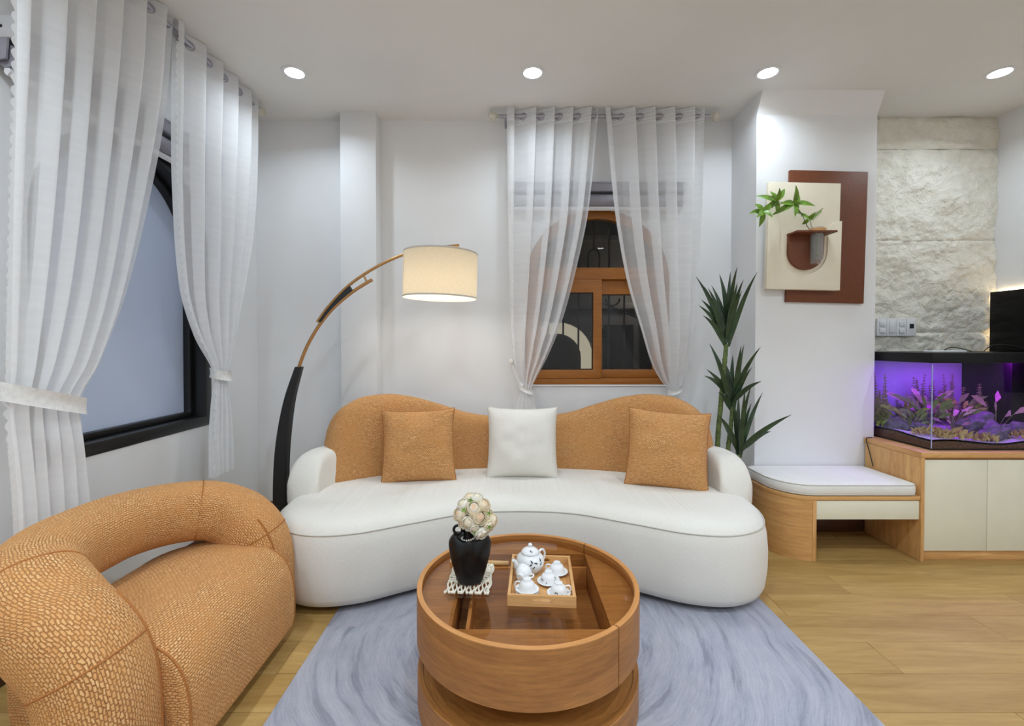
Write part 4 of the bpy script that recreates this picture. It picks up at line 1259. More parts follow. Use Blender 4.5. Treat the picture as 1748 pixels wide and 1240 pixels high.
lathe('neck', [(0.022, 0.146), (0.0185, 0.156), (0.018, 0.17), (0.020, 0.19), (0.026, 0.205), (0.028, 0.211), (0.026, 0.213), (0.022, 0.206), (0.018, 0.19), (0.0, 0.185)], (VX - 0.006, VY, VZ), M['blackmatte'], va, 28, sharp=60)
cc = Vector((VX - 0.043, VY, VZ + 0.190))
rows = []
for i in range(24):
    A = 2 * PI * i / 24; rd = Vector((math.cos(A), 0, math.sin(A)))
    rows.append([tuple(cc + rd * (0.0155 + 0.0052 * math.cos(B)) + Vector((0, 0.0052 * math.sin(B), 0))) for B in [2 * PI * m / 8 for m in range(8)]])
grid('loop_handle', rows, M['blackmatte'], va, cu=True, cv=True)
for k in range(18):
    A = 2 * PI * k / 18
    lathe('pearl', [(0, -0.0036), (0.0026, -0.0026), (0.0036, 0), (0.0026, 0.0026), (0, 0.0036)], (VX - 0.006 + 0.0240 * math.cos(A), VY + 0.0240 * math.sin(A), VZ + 0.160 + 0.003 * math.cos(A)), M['pearl'], va, 8)

def rose(c, r, axis, mats, label):
    t = thing('artificial_rose', tuple(c), label, 'flower', 'cream artificial roses in the black vase')
    ax = Vector(axis).normalized()
    q = Vector((0, 0, 1)).rotation_difference(ax).to_matrix()
    lathe('bud', [(0, -0.6 * r), (0.5 * r, -0.42 * r), (0.66 * r, 0.0), (0.56 * r, 0.42 * r), (0.28 * r, 0.62 * r), (0.0, 0.55 * r)], tuple(c), mats[1], t, 12, sharp=0, M=q.to_4x4())
    for ring, (n, e1, rr0, fl, wd) in enumerate(((4, 1.05, 0.80, -0.12, 0.95), (5, 0.75, 0.95, 0.02, 0.80), (6, 0.30, 1.06, 0.16, 0.66))):
        for k in range(n):
            A = 2 * PI * k / n + ring * 0.6 + random.random() * 0.35
            rows = []
            for i in range(5):
                v = i / 4
                el = -1.35 + (e1 + 1.35) * v
                rw = []
                for j in range(5):
                    u = j / 4 * 2 - 1
                    an = A + u * wd * (0.55 + 0.45 * math.sin(PI * min(1, v * 0.75 + 0.1)))
                    R_ = r * (rr0 + fl * max(0, v - 0.5) * 2) * (1 + 0.05 * (1 - u * u)) 
                    el2 = el - 0.16 * u * u * v
                    rw.append(tuple(Vector(c) + q @ Vector((R_ * math.cos(el2) * math.cos(an), R_ * math.cos(el2) * math.sin(an), R_ * math.sin(el2)))))
                rows.append(rw)
            grid('petal', rows, mats[0] if ring else mats[2], t, sharp=0)
    return t
FC = Vector((VX + 0.012, VY - 0.005, VZ + 0.250))
pm, pk, pw = M['petal'], M['petal2'], M['petal3']
buds = [(-0.045, -0.03, 0.010, 0.024), (-0.012, -0.05, -0.012, 0.025), (0.024, -0.048, 0.006, 0.026), (0.006, -0.042, 0.034, 0.026), (-0.034, -0.022, 0.042, 0.022),
        (0.040, -0.02, 0.040, 0.023), (0.055, -0.02, 0.002, 0.022), (0.014, -0.005, 0.060, 0.021), (-0.012, 0.008, 0.058, 0.020), (0.058, -0.035, -0.032, 0.021),
        (0.034, -0.045, -0.052, 0.022), (0.074, -0.02, -0.018, 0.020), (-0.040, 0.02, 0.020, 0.022), (0.030, 0.03, 0.030, 0.022), (-0.002, 0.04, 0.010, 0.022), (-0.030, -0.04, -0.016, 0.020), (0.010, -0.055, -0.030, 0.018)]
ROSES = ['cream rose at the left edge of the bouquet beside the vase handle', 'white rose low in the front middle of the bouquet', 'peach-hearted rose in the very middle of the bouquet',
         'cream rose just above the middle of the bouquet', 'white rose at the upper left of the bouquet', 'cream rose at the upper right of the bouquet', 'cream rose at the right edge of the bouquet',
         'white rose at the top of the bouquet, right of the highest', 'cream rose at the top of the bouquet, left of its peak', 'peach rose at the lower right of the bouquet',
         'white rose hanging lowest over the vase shoulder', 'cream rose sticking out farthest right of the bouquet', 'cream rose at the back left of the bouquet', 'white rose at the back right of the bouquet',
         'cream rose at the back of the bouquet, hidden by the front ones', 'peach-hearted rose at the lower left of the bouquet', 'smallest white rose just above the vase neck']
for k, (dx, dy, dz, r) in enumerate(buds):
    c = FC + Vector((dx, dy, dz))
    rose(c, r * 0.95, Vector((dx, dy - 0.01, dz + 0.02)), [(pm, pk, pw), (pw, pm, pm), (pm, pk, pm)][k % 3], ROSES[k])
sp = thing('flower_stems', (VX - 0.006, VY, VZ + 0.19), 'green stems and leaflets among the cream roses', 'stems')
for k, (dx, dy, dz, r) in enumerate(buds):
    c = FC + Vector((dx * 0.8, dy * 0.8, dz * 0.8 - 0.01))
    n0 = Vector((VX - 0.006 + 0.006 * math.cos(k), VY + 0.006 * math.sin(k), VZ + 0.19))
    tube('stem', [tuple(n0), tuple(n0.lerp(c, 0.5) + Vector((0, 0, 0.006))), tuple(c)], 0.0014, M['leaf_green'], sp, 5)
def small_leaf(name, base, tip, wd, mat, parent, sag=0.1, nrm=(0, -1, 0.3), seg=5):
    base, tip = Vector(base), Vector(tip)
    d = tip - base; L = d.length
    n = Vector(nrm).normalized(); e = d.cross(n)
    if e.length < 1e-6: e = d.cross(Vector((1, 0, 0)))
    e.normalize(); nn = e.cross(d).normalized()
    rows = []
    for i in range(seg + 1):
        t = i / seg
        w = wd * (math.sin(PI * min(1, t * 0.9 + 0.1) ** 0.8)) if i < seg else wd * 0.03
        p = base + d * t + nn * (L * sag * math.sin(PI * t))
        rows.append([tuple(p - e * w + nn * w * 0.35), tuple(p), tuple(p + e * w + nn * w * 0.35)])
    return grid(name, rows, mat, parent, sharp=0)
for (dx, dz) in ((-0.028, 0.034), (0.012, -0.048), (-0.004, 0.068), (0.060, 0.022), (0.062, -0.026)):
    for q in range(5):
        b = FC + Vector((dx, -0.055, dz)); A = q * 1.25
        small_leaf('leaflet', b, b + Vector((0.011 * math.cos(A), -0.003, 0.011 * math.sin(A))), 0.0022, M['leaf_green'], sp, seg=3)

# ------------------------------------------------------------------ arc floor lamp
LY = 2.86
k_ = LY / 785.0
def LP(px_, py_, dy=0.0): return ((px_ - 869) * k_, LY + dy, 1.28 + (588 - py_) * k_)
lp = thing('arc_floor_lamp', (LP(490, 0)[0], LY, 0), 'arc floor lamp with black curved post, brass arm and linen drum shade', 'lamp')
lathe('base', [(0, 0.0005), (0.14, 0.0005), (0.145, 0.006), (0.145, 0.022), (0.14, 0.028), (0.0, 0.028)], (LP(500, 0)[0], LY, 0), M['black'], lp, 40)
# black tapering curved post (left and right outlines measured)
post = [(0.026, -1.415, 0.075), (0.30, -1.424, 0.082), (0.55, -1.418, 0.079), (0.75, -1.398, 0.072), (0.95, -1.362, 0.058), (1.14, -1.305, 0.042)]
post = spline(post, 5)
rows = []
for i, (z, x, w) in enumerate(post):
    d = 0.032 - 0.010 * i / len(post)
    c = 0.006
    rows.append([(x - w / 2 + c, LY - d, z), (x + w / 2 - c, LY - d, z), (x + w / 2, LY - d + c, z), (x + w / 2, LY + d - c, z), (x + w / 2 - c, LY + d, z), (x - w / 2 + c, LY + d, z), (x - w / 2, LY + d - c, z), (x - w / 2, LY - d + c, z)])
grid('post', rows, M['black'], lp, cv=True, caps=True, sharp=30)
low = [LP(510, 628), LP(524, 592), LP(545, 556), LP(570, 526), LP(598, 502), LP(622, 486), LP(636, 478)]
low = [(-1.306, LY, 1.10)] + low
tube('lower_arm', spline(low, 6), 0.0105, M['brass'], lp, 12)
up = [LP(542, 550), LP(556, 530), LP(575, 508), LP(598, 486), LP(625, 467), LP(655, 450), LP(688, 436), LP(720, 428), LP(752, 423), LP(784, 420)]
tube('upper_arm', spline(up, 6), 0.0095, M['brass'], lp, 12)
tube('connector', [LP(621, 470), LP(624, 476), LP(627, 483)], 0.006, M['brass'], lp, 8)
wedge_t = [LP(545, 549), LP(558, 531), LP(577, 509), LP(598, 489)]
wedge_b = [LP(603, 497), LP(586, 511), LP(566, 530), LP(549, 551)]
prism('wedge', [(p[0], p[2]) for p in spline(wedge_t, 4)] + [(p[0], p[2]) for p in spline(wedge_b, 4)], [], LY - 0.012, LY + 0.012, XZ, M['black'], lp)
SX, SZ0, SZ1, SR = LP(751, 0)[0], 1.566, 1.845, 0.228
tiltM = Matrix.Rotation(math.radians(1.5), 4, 'Y')
sh = lathe('shade', [(SR, SZ0 - SZ0), (SR, 0.14), (SR, SZ1 - SZ0), (SR - 0.002, SZ1 - SZ0), (SR - 0.002, 0.14), (SR - 0.002, 0.0), (SR, 0.0)], (SX, LY, SZ0), M['shade'], lp, 72, sharp=30, M=tiltM)
for zz in (0.003, SZ1 - SZ0 - 0.003):
    lathe('rim_tape', [(SR + 0.0006, zz - 0.005), (SR + 0.0012, zz - 0.004), (SR + 0.0012, zz + 0.004), (SR + 0.0006, zz + 0.005)], (SX, LY, SZ0), M['cream_seam'], sh, 72, M=tiltM)
aS_ = PI + 0.42
tube('seam', [tuple(Vector((SX, LY, SZ0)) + tiltM.to_3x3() @ Vector(((SR + 0.0008) * math.cos(aS_), (SR + 0.0008) * math.sin(aS_), z))) for z in (0.01, 0.14, 0.27)], 0.0012, M['cream_seam'], sh, 6)
tz = SZ1 - 0.012
for k in range(3):
    A = 2 * PI * k / 3 + 0.4
    tube('spider', [(SX, LY, tz), (SX + SR * 0.5 * math.cos(A), LY + SR * 0.5 * math.sin(A), tz), (SX + (SR - 0.003) * math.cos(A), LY + (SR - 0.003) * math.sin(A), tz)], 0.002, M['steel'], sh, 6)
tube('socket', [(SX, LY, LP(0, 424)[2]), (SX, LY, SZ1 - 0.05), (SX, LY, SZ1 - 0.10)], 0.016, M['brass'], lp, 14)
bl = lathe('bulb', [(0, 0.10), (0.014, 0.10), (0.016, 0.085), (0.030, 0.055), (0.034, 0.030), (0.026, 0.008), (0.0, 0.0)], (SX, LY, SZ1 - 0.20), M['bulb'], lp, 20)
Lb = bpy.data.lights.new('lamp_glow', 'POINT'); Lb.energy = LAMP_W; Lb.color = (1.0, 0.97, 0.92); Lb.shadow_soft_size = 0.05
lo = bpy.data.objects.new('lamp_glow', Lb); C.objects.link(lo); lo.parent = lp; lo.location = Vector((SX, LY, SZ0 + 0.05)) - lp.location

# ------------------------------------------------------------------ dracaena
PX_, PY_ = 1.385, 2.99
kk = 2.98 / 785.0
def DP(px_, py_, dy=0.0): return Vector(((px_ - 869) * kk, 2.98 + dy, 1.28 + (588 - py_) * kk))
pl = thing('dracaena_plant', (1.40, 2.98, 0), 'tall dark green dracaena plant with three leaf tufts in the corner by the column', 'plant')
lathe('pot', [(0, 0.0005), (0.075, 0.0005), (0.08, 0.01), (0.105, 0.20), (0.11, 0.205), (0.11, 0.225), (0.098, 0.225), (0.096, 0.20), (0.0, 0.195)], (1.42, 2.98, 0), M['clay'], pl, 32)
def cane(pts, r0, r1):
    p = spline([tuple(q) for q in pts], 8); n = len(p)
    tube('cane', p, [(r0 + (r1 - r0) * i / (n - 1)) * (1.0 + 0.09 * (i % 2)) for i in range(n)], M['stalk'], pl, 8)
cane([(1.39, 2.98, 0.19), DP(1226, 775), DP(1231, 690), DP(1238, 610), DP(1240, 588)], 0.017, 0.013)
cane([(1.42, 2.97, 0.19), DP(1242, 780, -0.01), DP(1247, 730, -0.01), DP(1250, 690, -0.01)], 0.015, 0.012)
cane([(1.44, 2.95, 0.19), DP(1256, 800, -0.03), DP(1258, 775, -0.03)], 0.014, 0.012)
def blade(base, tip, w, bend, parent):
    base, tip = Vector(base), Vector(tip)
    d = tip - base; L = d.length
    out = Vector((d.x, d.y, 0)); 
    if out.length < 1e-4: out = Vector((0.01, -0.02, 0))
    out.normalize()
    ctrl = base + d * 0.5 + Vector((0, 0, 1)) * L * bend - out * L * bend * 0.5
    n = 9; rows = []
    for i in range(n + 1):
        t = i / n
        p = base * (1 - t) ** 2 + ctrl * 2 * t * (1 - t) + tip * t * t
        tg = (ctrl - base) * (1 - t) + (tip - ctrl) * t
        tg.normalize()
        e = tg.cross(Vector((0.25 * out.x, -0.9, 0.25)))
        e.normalize(); nn = e.cross(tg)
        ww = w * min(1, 0.45 + 2.2 * t) * (1 - max(0, (t - 0.35) / 0.65) ** 1.6) + 0.0005
        rows.append([tuple(p - e * ww + nn * ww * 0.35), tuple(p), tuple(p + e * ww + nn * ww * 0.35)])
    return grid('leaf', rows, M['leaf_dark'], parent, sharp=0)
def tuft(bx, by, tips, dy0, w):
    for i, (x, yv) in enumerate(tips):
        dyb = dy0 + 0.012 * math.sin(i * 2.3)
        dyt = dy0 + 0.11 * math.sin(i * 2.9 + 0.7) - 0.03
        rise = 6 * (i % 4)
        blade(DP(bx + 2.5 * math.sin(i * 4.1), by - rise, dyb), DP(x, yv, dyt), w * (0.85 + 0.3 * random.random()), 0.10 if yv < by - 60 else 0.16, pl)
tuft(1240, 592, [(1191, 470), (1193, 492), (1196, 512), (1189, 522), (1193, 540), (1230, 467), (1244, 460), (1254, 461), (1273, 470), (1266, 505), (1240, 488), (1222, 485), (1250, 500), (1212, 490), (1258, 480)], 0.0, 0.018)
tuft(1249, 700, [(1214, 586), (1213, 614), (1204, 630), (1198, 641), (1218, 668), (1272, 588), (1282, 592), (1291, 618), (1246, 590), (1260, 606), (1279, 648), (1240, 612), (1266, 625), (1232, 625)], -0.01, 0.017)
tuft(1258, 780, [(1304, 671), (1335, 704), (1312, 735), (1244, 683), (1271, 655), (1262, 712), (1210, 703), (1288, 690), (1250, 660), (1268, 675)], -0.03, 0.017)

# ------------------------------------------------------------------ wall art with hanging plant
AY = CY
rotA = math.radians(-1.3)
def rotA_axes(c):
    def f(a, b, cc):
        dx, dz = a - c[0], b - c[1]
        return (c[0] + dx * math.cos(rotA) - dz * math.sin(rotA), cc, c[1] + dx * math.sin(rotA) + dz * math.cos(rotA))
    return f
AC = (2.09, 2.0)
axf = rotA_axes(AC)
wa = thing('wall_art', (AC[0], AY, 1.55), 'layered brown and cream relief wall art with a small shelf on the column', 'wall art')
prism('brown_panel', rect(1.880, 2.404, 1.562, 2.448), [], AY - 0.022, AY - 0.0005, axf, M['brownpanel'], wa, bevel=0.002)
prism('cream_panel', rect(1.715, 2.197, 1.640, 2.352), [], AY - 0.060, AY - 0.036, axf, M['creampanel'], wa, bevel=0.002)
prism('spacer', rect(1.80, 2.15, 1.72, 2.28), [], AY - 0.036, AY - 0.022, axf, M['creampanel'], wa)
def ushape(cx, hw, zt, zc, n=20):
    return [(cx + hw, zt)] + [(cx - hw, zt)] + [(cx + hw * math.cos(PI + PI * k / n), zc + hw * math.sin(PI + PI * k / n)) for k in range(n + 1)]
lay = rect(1.715, 2.205, 1.640, 2.09)
# lower raised layer with a U-shaped hollow
hol = [(2.115, 2.089), (1.795, 2.089)] + [(1.955 + 0.16 * math.cos(PI + PI * k / 20), 1.90 + 0.16 * math.sin(PI + PI * k / 20)) for k in range(21)]
outer_l = [(1.7155, 1.6405), (2.205, 1.6405), (2.205, 2.10), (2.16, 2.092), (2.115, 2.060)] + [(1.955 + 0.16 * math.cos(-PI * k / 20), 1.90 + 0.16 * math.sin(-PI * k / 20)) for k in range(0, 21)] + [(1.795, 2.10), (1.77, 2.17), (1.7155, 2.19)]
prism('raised_layer', outer_l, [], AY - 0.072, AY - 0.0602, axf, M['creampanel'], wa, bevel=0.002)
prism('brown_tongue', ushape(1.966, 0.118, 2.010, 1.888), [], AY - 0.084, AY - 0.0605, axf, M['brownpanel'], wa, bevel=0.002)
SHX0, SHX1 = 1.846, 2.105
box('shelf', SHX0, SHX1, AY - 0.175, AY - 0.0605, 2.000, 2.012, M['brownpanel'], wa, bevel=0.0015)
hv = thing('glass_tube_vase', (2.005, AY - 0.13, 1.80), 'small clear glass tube vase hanging in the wall art shelf', 'vase')
vx, vy = 2.005, AY - 0.125
lathe('tube', [(0.0, 1.806), (0.034, 1.806), (0.037, 1.810), (0.037, 2.035), (0.040, 2.038), (0.038, 2.040), (0.0335, 2.036), (0.0335, 1.83), (0.0, 1.826)], (vx, vy, 0), M['vial'], hv, 28, sharp=40)
lathe('water', [(0.0, 1.828), (0.0325, 1.828), (0.0325, 1.99), (0.0, 1.99)], (vx, vy, 0), M['water'] if 'water' in M else M['glass'], hv, 24)
lathe('collar', [(0.041, 2.0125), (0.050, 2.0125), (0.050, 2.030), (0.041, 2.030)], (vx, vy, 0), M['traywood'], hv, 24)

ka = 3.02 / 785.0
def AP(cx_, cy_, dy=0.0):
    px_, py_ = 1260 + cx_ / 4.961, 280 + cy_ / 4.961
    return Vector(((px_ - 869) * ka, 3.005 + dy, 1.28 + (588 - py_) * ka))
hp_ = thing('leafy_cutting', (vx, vy, 1.83), 'bright green leafy branch growing out of the glass tube vase', 'plant')
tube('stem', [(vx, vy, 1.85), (vx, vy, 1.98), AP(565, 540), AP(500, 440, -0.02), AP(428, 358, -0.03), AP(340, 350, -0.03), AP(285, 335, -0.02)], 0.0024, M['stalk'], hp_, 6)
tube('stem', [(vx + 0.008, vy, 1.85), (vx + 0.01, vy, 2.0), AP(598, 540), AP(590, 490), AP(640, 420), AP(680, 405)], 0.0018, M['stalk'], hp_, 6)
tube('stem', [AP(340, 350, -0.03), AP(255, 380, -0.035), AP(170, 425, -0.03)], 0.0016, M['stalk'], hp_, 6)
whorls = [((285, 335), [(135, 278), (180, 322), (248, 245), (378, 220), (275, 245), (215, 400), (300, 440)], -0.02),
          ((425, 357), [(410, 222), (305, 362), (272, 442), (398, 488), (482, 285), (522, 345), (562, 398), (490, 400)], -0.03),
          ((170, 425), [(105, 352), (72, 430), (80, 492), (158, 545), (252, 358), (215, 492), (225, 420)], -0.03),
          ((500, 435), [(420, 432), (560, 510), (540, 440)], -0.01),
          ((575, 475), [(540, 455), (600, 430), (560, 505), (610, 460)], 0.0)]
for (c, tips, dy) in whorls:
    for i, tip in enumerate(tips):
        small_leaf('leaf', AP(c[0], c[1], dy), AP(tip[0], tip[1], dy + 0.05 * math.sin(i * 2.2 + c[0])), 0.019 if c[0] < 480 else 0.013, M['leaf_green'], hp_, 0.08, (0.1, -1, 0.25), 7)
for i in range(9):
    b = AP(590 + 9 * i, 480 - 8.5 * i, -0.005)
    for s in (-1, 1):
        small_leaf('leaf', b, b + Vector((0.022, -0.004 * s, 0.014 * s + 0.006)), 0.0035, M['leaf_green'], hp_, 0.05, (0, -1, 0.2), 4)
for i in range(8):
    A = i * 0.8
    b = AP(200 + 18 * math.cos(A), 520 + 22 * math.sin(A), -0.02)
    small_leaf('blossom', b, b + Vector((0.006 * math.cos(A), -0.004, 0.006 * math.sin(A))), 0.003, M['petal'], hp_, 0.1, (0, -1, 0), 3)

# ------------------------------------------------------------------ bench and cushion
bn = thing('curved_bench', (1.95, 2.92, 0), 'low oak bench with a rounded left end beside the aquarium cabinet', 'bench')
BX0, BX1, BY0, BY1 = 1.59, 2.418, 2.69, CY - 0.014
def bench_plan(inset=0.0, x1=BX1):
    r = 0.21
    pts = [(x1, BY1), (BX0 + inset, BY1)]
    cx_, cy_ = BX0 + r, BY0 + r * 1.15
    for k in range(15):
        a = PI + PI / 2 * k / 14
        pts.append((cx_ + (r - inset) * math.cos(a), cy_ + (r * 1.15 - inset) * math.sin(a)))
    pts.append((x1, BY0 + inset))
    return pts
prism('top_board', bench_plan(), [], 0.362, 0.386, XY, M['cabwood'], bn, bevel=0.002)
# curved end wall
o_ = bench_plan(0.004)[1:-1]; i_ = bench_plan(0.026)[1:-1]
o_ = [(BX0 + 0.004, BY1)] + o_[1:] ; 
wallp = o_ + [(o_[-1][0] + 0.0, o_[-1][1] + 0.022)] + i_[::-1][1:]
ends = bench_plan(0.004)
rows = []
oo = o_
ii = i_
for a, b in zip(oo, ii): rows.append([(a[0], a[1], 0.0005), (a[0], a[1], 0.3615), (b[0], b[1], 0.3615), (b[0], b[1], 0.0005)])
grid('curved_side', rows, M['cabwood'], bn, cv=True, caps=True, sharp=35)
PXa = oo[-1][0]
box('front_post', PXa - 0.012, PXa + 0.010, BY0 + 0.002, BY0 + 0.10, 0.0005, 0.3615, M['cabwood'], bn, bevel=0.001, grain='z')
box('drawer_front', PXa + 0.012, BX1 - 0.002, BY0 + 0.006, BY0 + 0.024, 0.247, 0.358, M['offwhite'], bn, bevel=0.0015)
box('drawer_box', PXa + 0.02, BX1 - 0.01, BY0 + 0.024, BY1 - 0.06, 0.255, 0.350, M['cabwood'], bn, bevel=0.001)

def cushion_plan(ins):
    x0, x1, y0, y1, r = BX0 + 0.012, BX1 - 0.006, BY0 - 0.004, BY1 + 0.008, 0.20
    pts = []
    def corner(cx_, cy_, rx, ry, a0, n=8):
        for k in range(n + 1):
            a = a0 + PI / 2 * k / n
            pts.append((cx_ + (rx - ins) * math.cos(a), cy_ + (ry - ins) * math.sin(a)))
    corner(x1 - 0.05, y1 - 0.05, 0.05, 0.05, 0)
    corner(x0 + 0.06, y1 - 0.06, 0.06, 0.06, PI / 2)
    corner(x0 + r, y0 + r * 1.15, r, r * 1.15, PI)
    corner(x1 - 0.05, y0 + 0.05, 0.05, 0.05, 1.5 * PI)
    return pts
bc = thing('bench_cushion', (1.95, 2.92, 0.387), 'flat white upholstered seat cushion on the oak bench', 'cushion')
lv = [(0.388, 0.04), (0.388, 0.012), (0.394, 0.003), (0.410, -0.001), (0.436, -0.001), (0.449, 0.004), (0.456, 0.014), (0.460, 0.035), (0.463, 0.049)]
rows = [[(x, y, z) for x, y in cushion_plan(max(i, 0) if i > 0 else i)] for z, i in lv]
grid('cover', rows, M['cushion_w'], bc, cv=True, caps=True, sharp=0)
closed_tube('piping', [(x, y, 0.450) for x, y in cushion_plan(0.003)], 0.003, M['cream_seam'], bc)
closed_tube('piping', [(x, y, 0.394) for x, y in cushion_plan(0.003)], 0.003, M['cream_seam'], bc)

# ------------------------------------------------------------------ aquarium cabinet
KX0, KX1, KY0 = 2.440, 3.58, 2.70
cb = thing('aquarium_cabinet', (3.0, 3.05, 0), 'oak cabinet with off-white doors carrying the aquarium', 'cabinet')
box('side_panel', KX0 - 0.02, KX0, KY0 - 0.012, CY - 0.014, 0.0005, 0.612, M['cabwood'], cb, bevel=0.0015, grain='z')
prism('top_board', [(KX0 - 0.022, KY0 - 0.012), (KX1, KY0 - 0.012), (KX1, 3.40), (CX1 + 0.004, 3.40), (CX1 + 0.004, CY - 0.002), (KX0 - 0.022, CY - 0.002)], [], 0.613, 0.645, XY, M['cabwood'], cb, bevel=0.0015)
box('carcass', KX0 + 0.001, KX1, KY0 + 0.022, CY - 0.014, 0.055, 0.6125, M['cabwood'], cb, bevel=0)
box('back_carcass', CX1 + 0.006, KX1, CY - 0.0135, 3.39, 0.055, 0.6125, M['cabwood'], cb, bevel=0)
box('toe_kick', KX0 + 0.001, KX1, KY0 + 0.012, KY0 + 0.03, 0.0005, 0.054, M['cabwood'], cb, bevel=0.001)
dw = (2.822 - 0.0015 - (KX0 + 0.004))
x = KX0 + 0.004
while x < KX1 - 0.05:
    box('door', x, min(x + dw, KX1), KY0 + 0.002, KY0 + 0.021, 0.058, 0.598, M['offwhite'], cb, bevel=0.0015)
    x += dw + 0.003

# ------------------------------------------------------------------ aquarium
AX0, AX1, AY0, AY1, AZ0, AZ1 = 2.518, 3.56, 2.735, 3.36, 0.6455, 1.228
aq = thing('aquarium', (3.04, 3.05, AZ0), 'large glass aquarium with black lid and purple light on the cabinet', 'aquarium')
gt = 0.008
box('front_pane', AX0, AX1, AY0, AY0 + gt, AZ0, AZ1 - 0.01, M['tankglass'], aq, bevel=0.0005)
box('side_pane', AX0, AX0 + gt, AY0 + gt, AY1, AZ0, AZ1 - 0.01, M['tankglass'], aq, bevel=0.0005)
box('side_pane', AX1 - gt, AX1, AY0 + gt, AY1, AZ0, AZ1 - 0.01, M['blackplastic'], aq, bevel=0.0005)
box('back_pane', AX0 + gt, AX1 - gt, AY1 - gt, AY1, AZ0 + 0.01, AZ1 - 0.01, M['tankback'], aq, bevel=0.0005)
box('bottom_pane', AX0 + gt, AX1 - gt, AY0 + gt, AY1 - gt, AZ0, AZ0 + 0.01, M['blackplastic'], aq, bevel=0)
box('corner_seal', AX0 + gt, AX0 + gt + 0.004, AY0 + gt, AY0 + gt + 0.004, AZ0 + 0.01, AZ1 - 0.07, M['tankback'], aq, bevel=0)
lidp = [rect(AX0 - 0.002, AX1 + 0.002, AY0 - 0.003, AY1 + 0.002)]
prism('lid_frame', lidp[0], [rect(AX0 + 0.02, AX1 - 0.02, AY0 + 0.02, AY1 - 0.02)], AZ1 - 0.060, AZ1, XY, M['blackplastic'], aq, bevel=0.002)
box('lid_top', AX0 + 0.02, AX1 - 0.02, AY0 + 0.02, AY1 - 0.02, AZ1 - 0.012, AZ1 - 0.001, M['blackplastic'], aq, bevel=0)
box('filter_box', 3.30, AX1 - gt - 0.001, AY0 + 0.28, AY1 - gt - 0.001, AZ0 + 0.012, AZ1 - 0.062, M['blackplastic'], aq, bevel=0.003)
box('light_bar', AX0 + 0.15, AX1 - 0.3, 2.99, 3.05, AZ1 - 0.040, AZ1 - 0.014, M['white_plastic'], aq, bevel=0.003)
for (x, colr, e) in ((2.80, (0.34, 0.05, 1.0), 1.0), (3.15, (0.52, 0.03, 1.0), 1.0)):
    L = bpy.data.lights.new('tank_led', 'AREA'); L.shape = 'RECTANGLE'; L.size = 0.36; L.size_y = 0.08; L.energy = TANK_W * e; L.color = colr
    lo = bpy.data.objects.new('tank_led', L); C.objects.link(lo); lo.parent = aq; lo.location = Vector((x, 3.02, AZ1 - 0.045)) - aq.location
# sand bed with undulating surface
n1, n2 = 60, 30
rows = []
def sandz(x, y):
    return AZ0 + 0.050 + 0.020 * noise.noise(Vector((x * 3.2, y * 3.2, 0.3))) + 0.010 * math.sin(x * 11 + y * 4) + 0.05 * max(0, (y - 2.9))
for i in range(n1 + 1):
    x = AX0 + gt + 0.0015 + (AX1 - AX0 - 2 * gt - 0.003) * i / n1
    rows.append([(x, AY0 + gt + 0.0015 + (AY1 - AY0 - 2 * gt - 0.003) * j / n2, sandz(x, AY0 + (AY1 - AY0) * j / n2)) for j in range(n2 + 1)])
grid('sand_bed', rows, M['sand'], aq, sharp=0)
def wall_strip(name, pts_top, nx, ny_, off, mat):
    r = []
    for (x, y) in pts_top: r.append([(x + nx, y + ny_, AZ0 + 0.0102), (x + nx, y + ny_, sandz(x, y) - off)])
    grid(name, r, mat, aq, sharp=0)
wall_strip('soil_layer', [(AX0 + gt + 0.002 + (AX1 - AX0 - 2 * gt - 0.004) * i / 60, AY0 + gt + 0.002) for i in range(61)], 0, 0, 0.012, M['soil'])
wall_strip('soil_layer', [(AX0 + gt + 0.002, AY0 + gt + 0.002 + (AY1 - AY0 - 2 * gt - 0.004) * i / 40) for i in range(41)], 0, 0, 0.012, M['soil'])

def rock(x, y, sx, sy, sz, seed, label, rz=0.0):
    bm = bmesh.new(); bmesh.ops.create_icosphere(bm, subdivisions=4, radius=1.0)
    for v in bm.verts:
        p = v.co.copy()
        d = 0.9 + 0.35 * noise.noise(p * 1.3 + Vector((seed, 0, 0))) + 0.45 * abs(noise.noise(p * 2.3 + Vector((0, seed, 0)))) - 0.25 * abs(noise.noise(p * 4.7 + Vector((0, 0, seed)))) + 0.08 * noise.noise(p * 11)
        v.co = Vector((p.x * sx * d, p.y * sy * d, p.z * sz * d))
    bm.normal_update()
    o = bm_obj('aquarium_rock', bm, M['rock'], None, sharp=0)
    o.rotation_euler = (0.15, -0.35 if seed % 2 else 0.25, rz); o.location = (x, y, sandz(x, y) + sz * 0.45)
    return tag(o, label, 'rock')
rock(3.02, 2.86, 0.115, 0.06, 0.055, 3, 'jagged purple-lit rock in the middle front of the aquarium', 0.3)
rock(3.06, 3.02, 0.15, 0.07, 0.075, 5, 'long tilted rock behind the middle of the aquarium', 0.1)
rock(3.24, 2.92, 0.085, 0.06, 0.055, 8, 'round rock near the dark right end of the aquarium')
rock(2.60, 3.08, 0.06, 0.08, 0.05, 11, 'dark rock beside the left pane of the aquarium')
rock(2.68, 2.99, 0.05, 0.05, 0.045, 14, 'small dark rock left of centre in the aquarium')

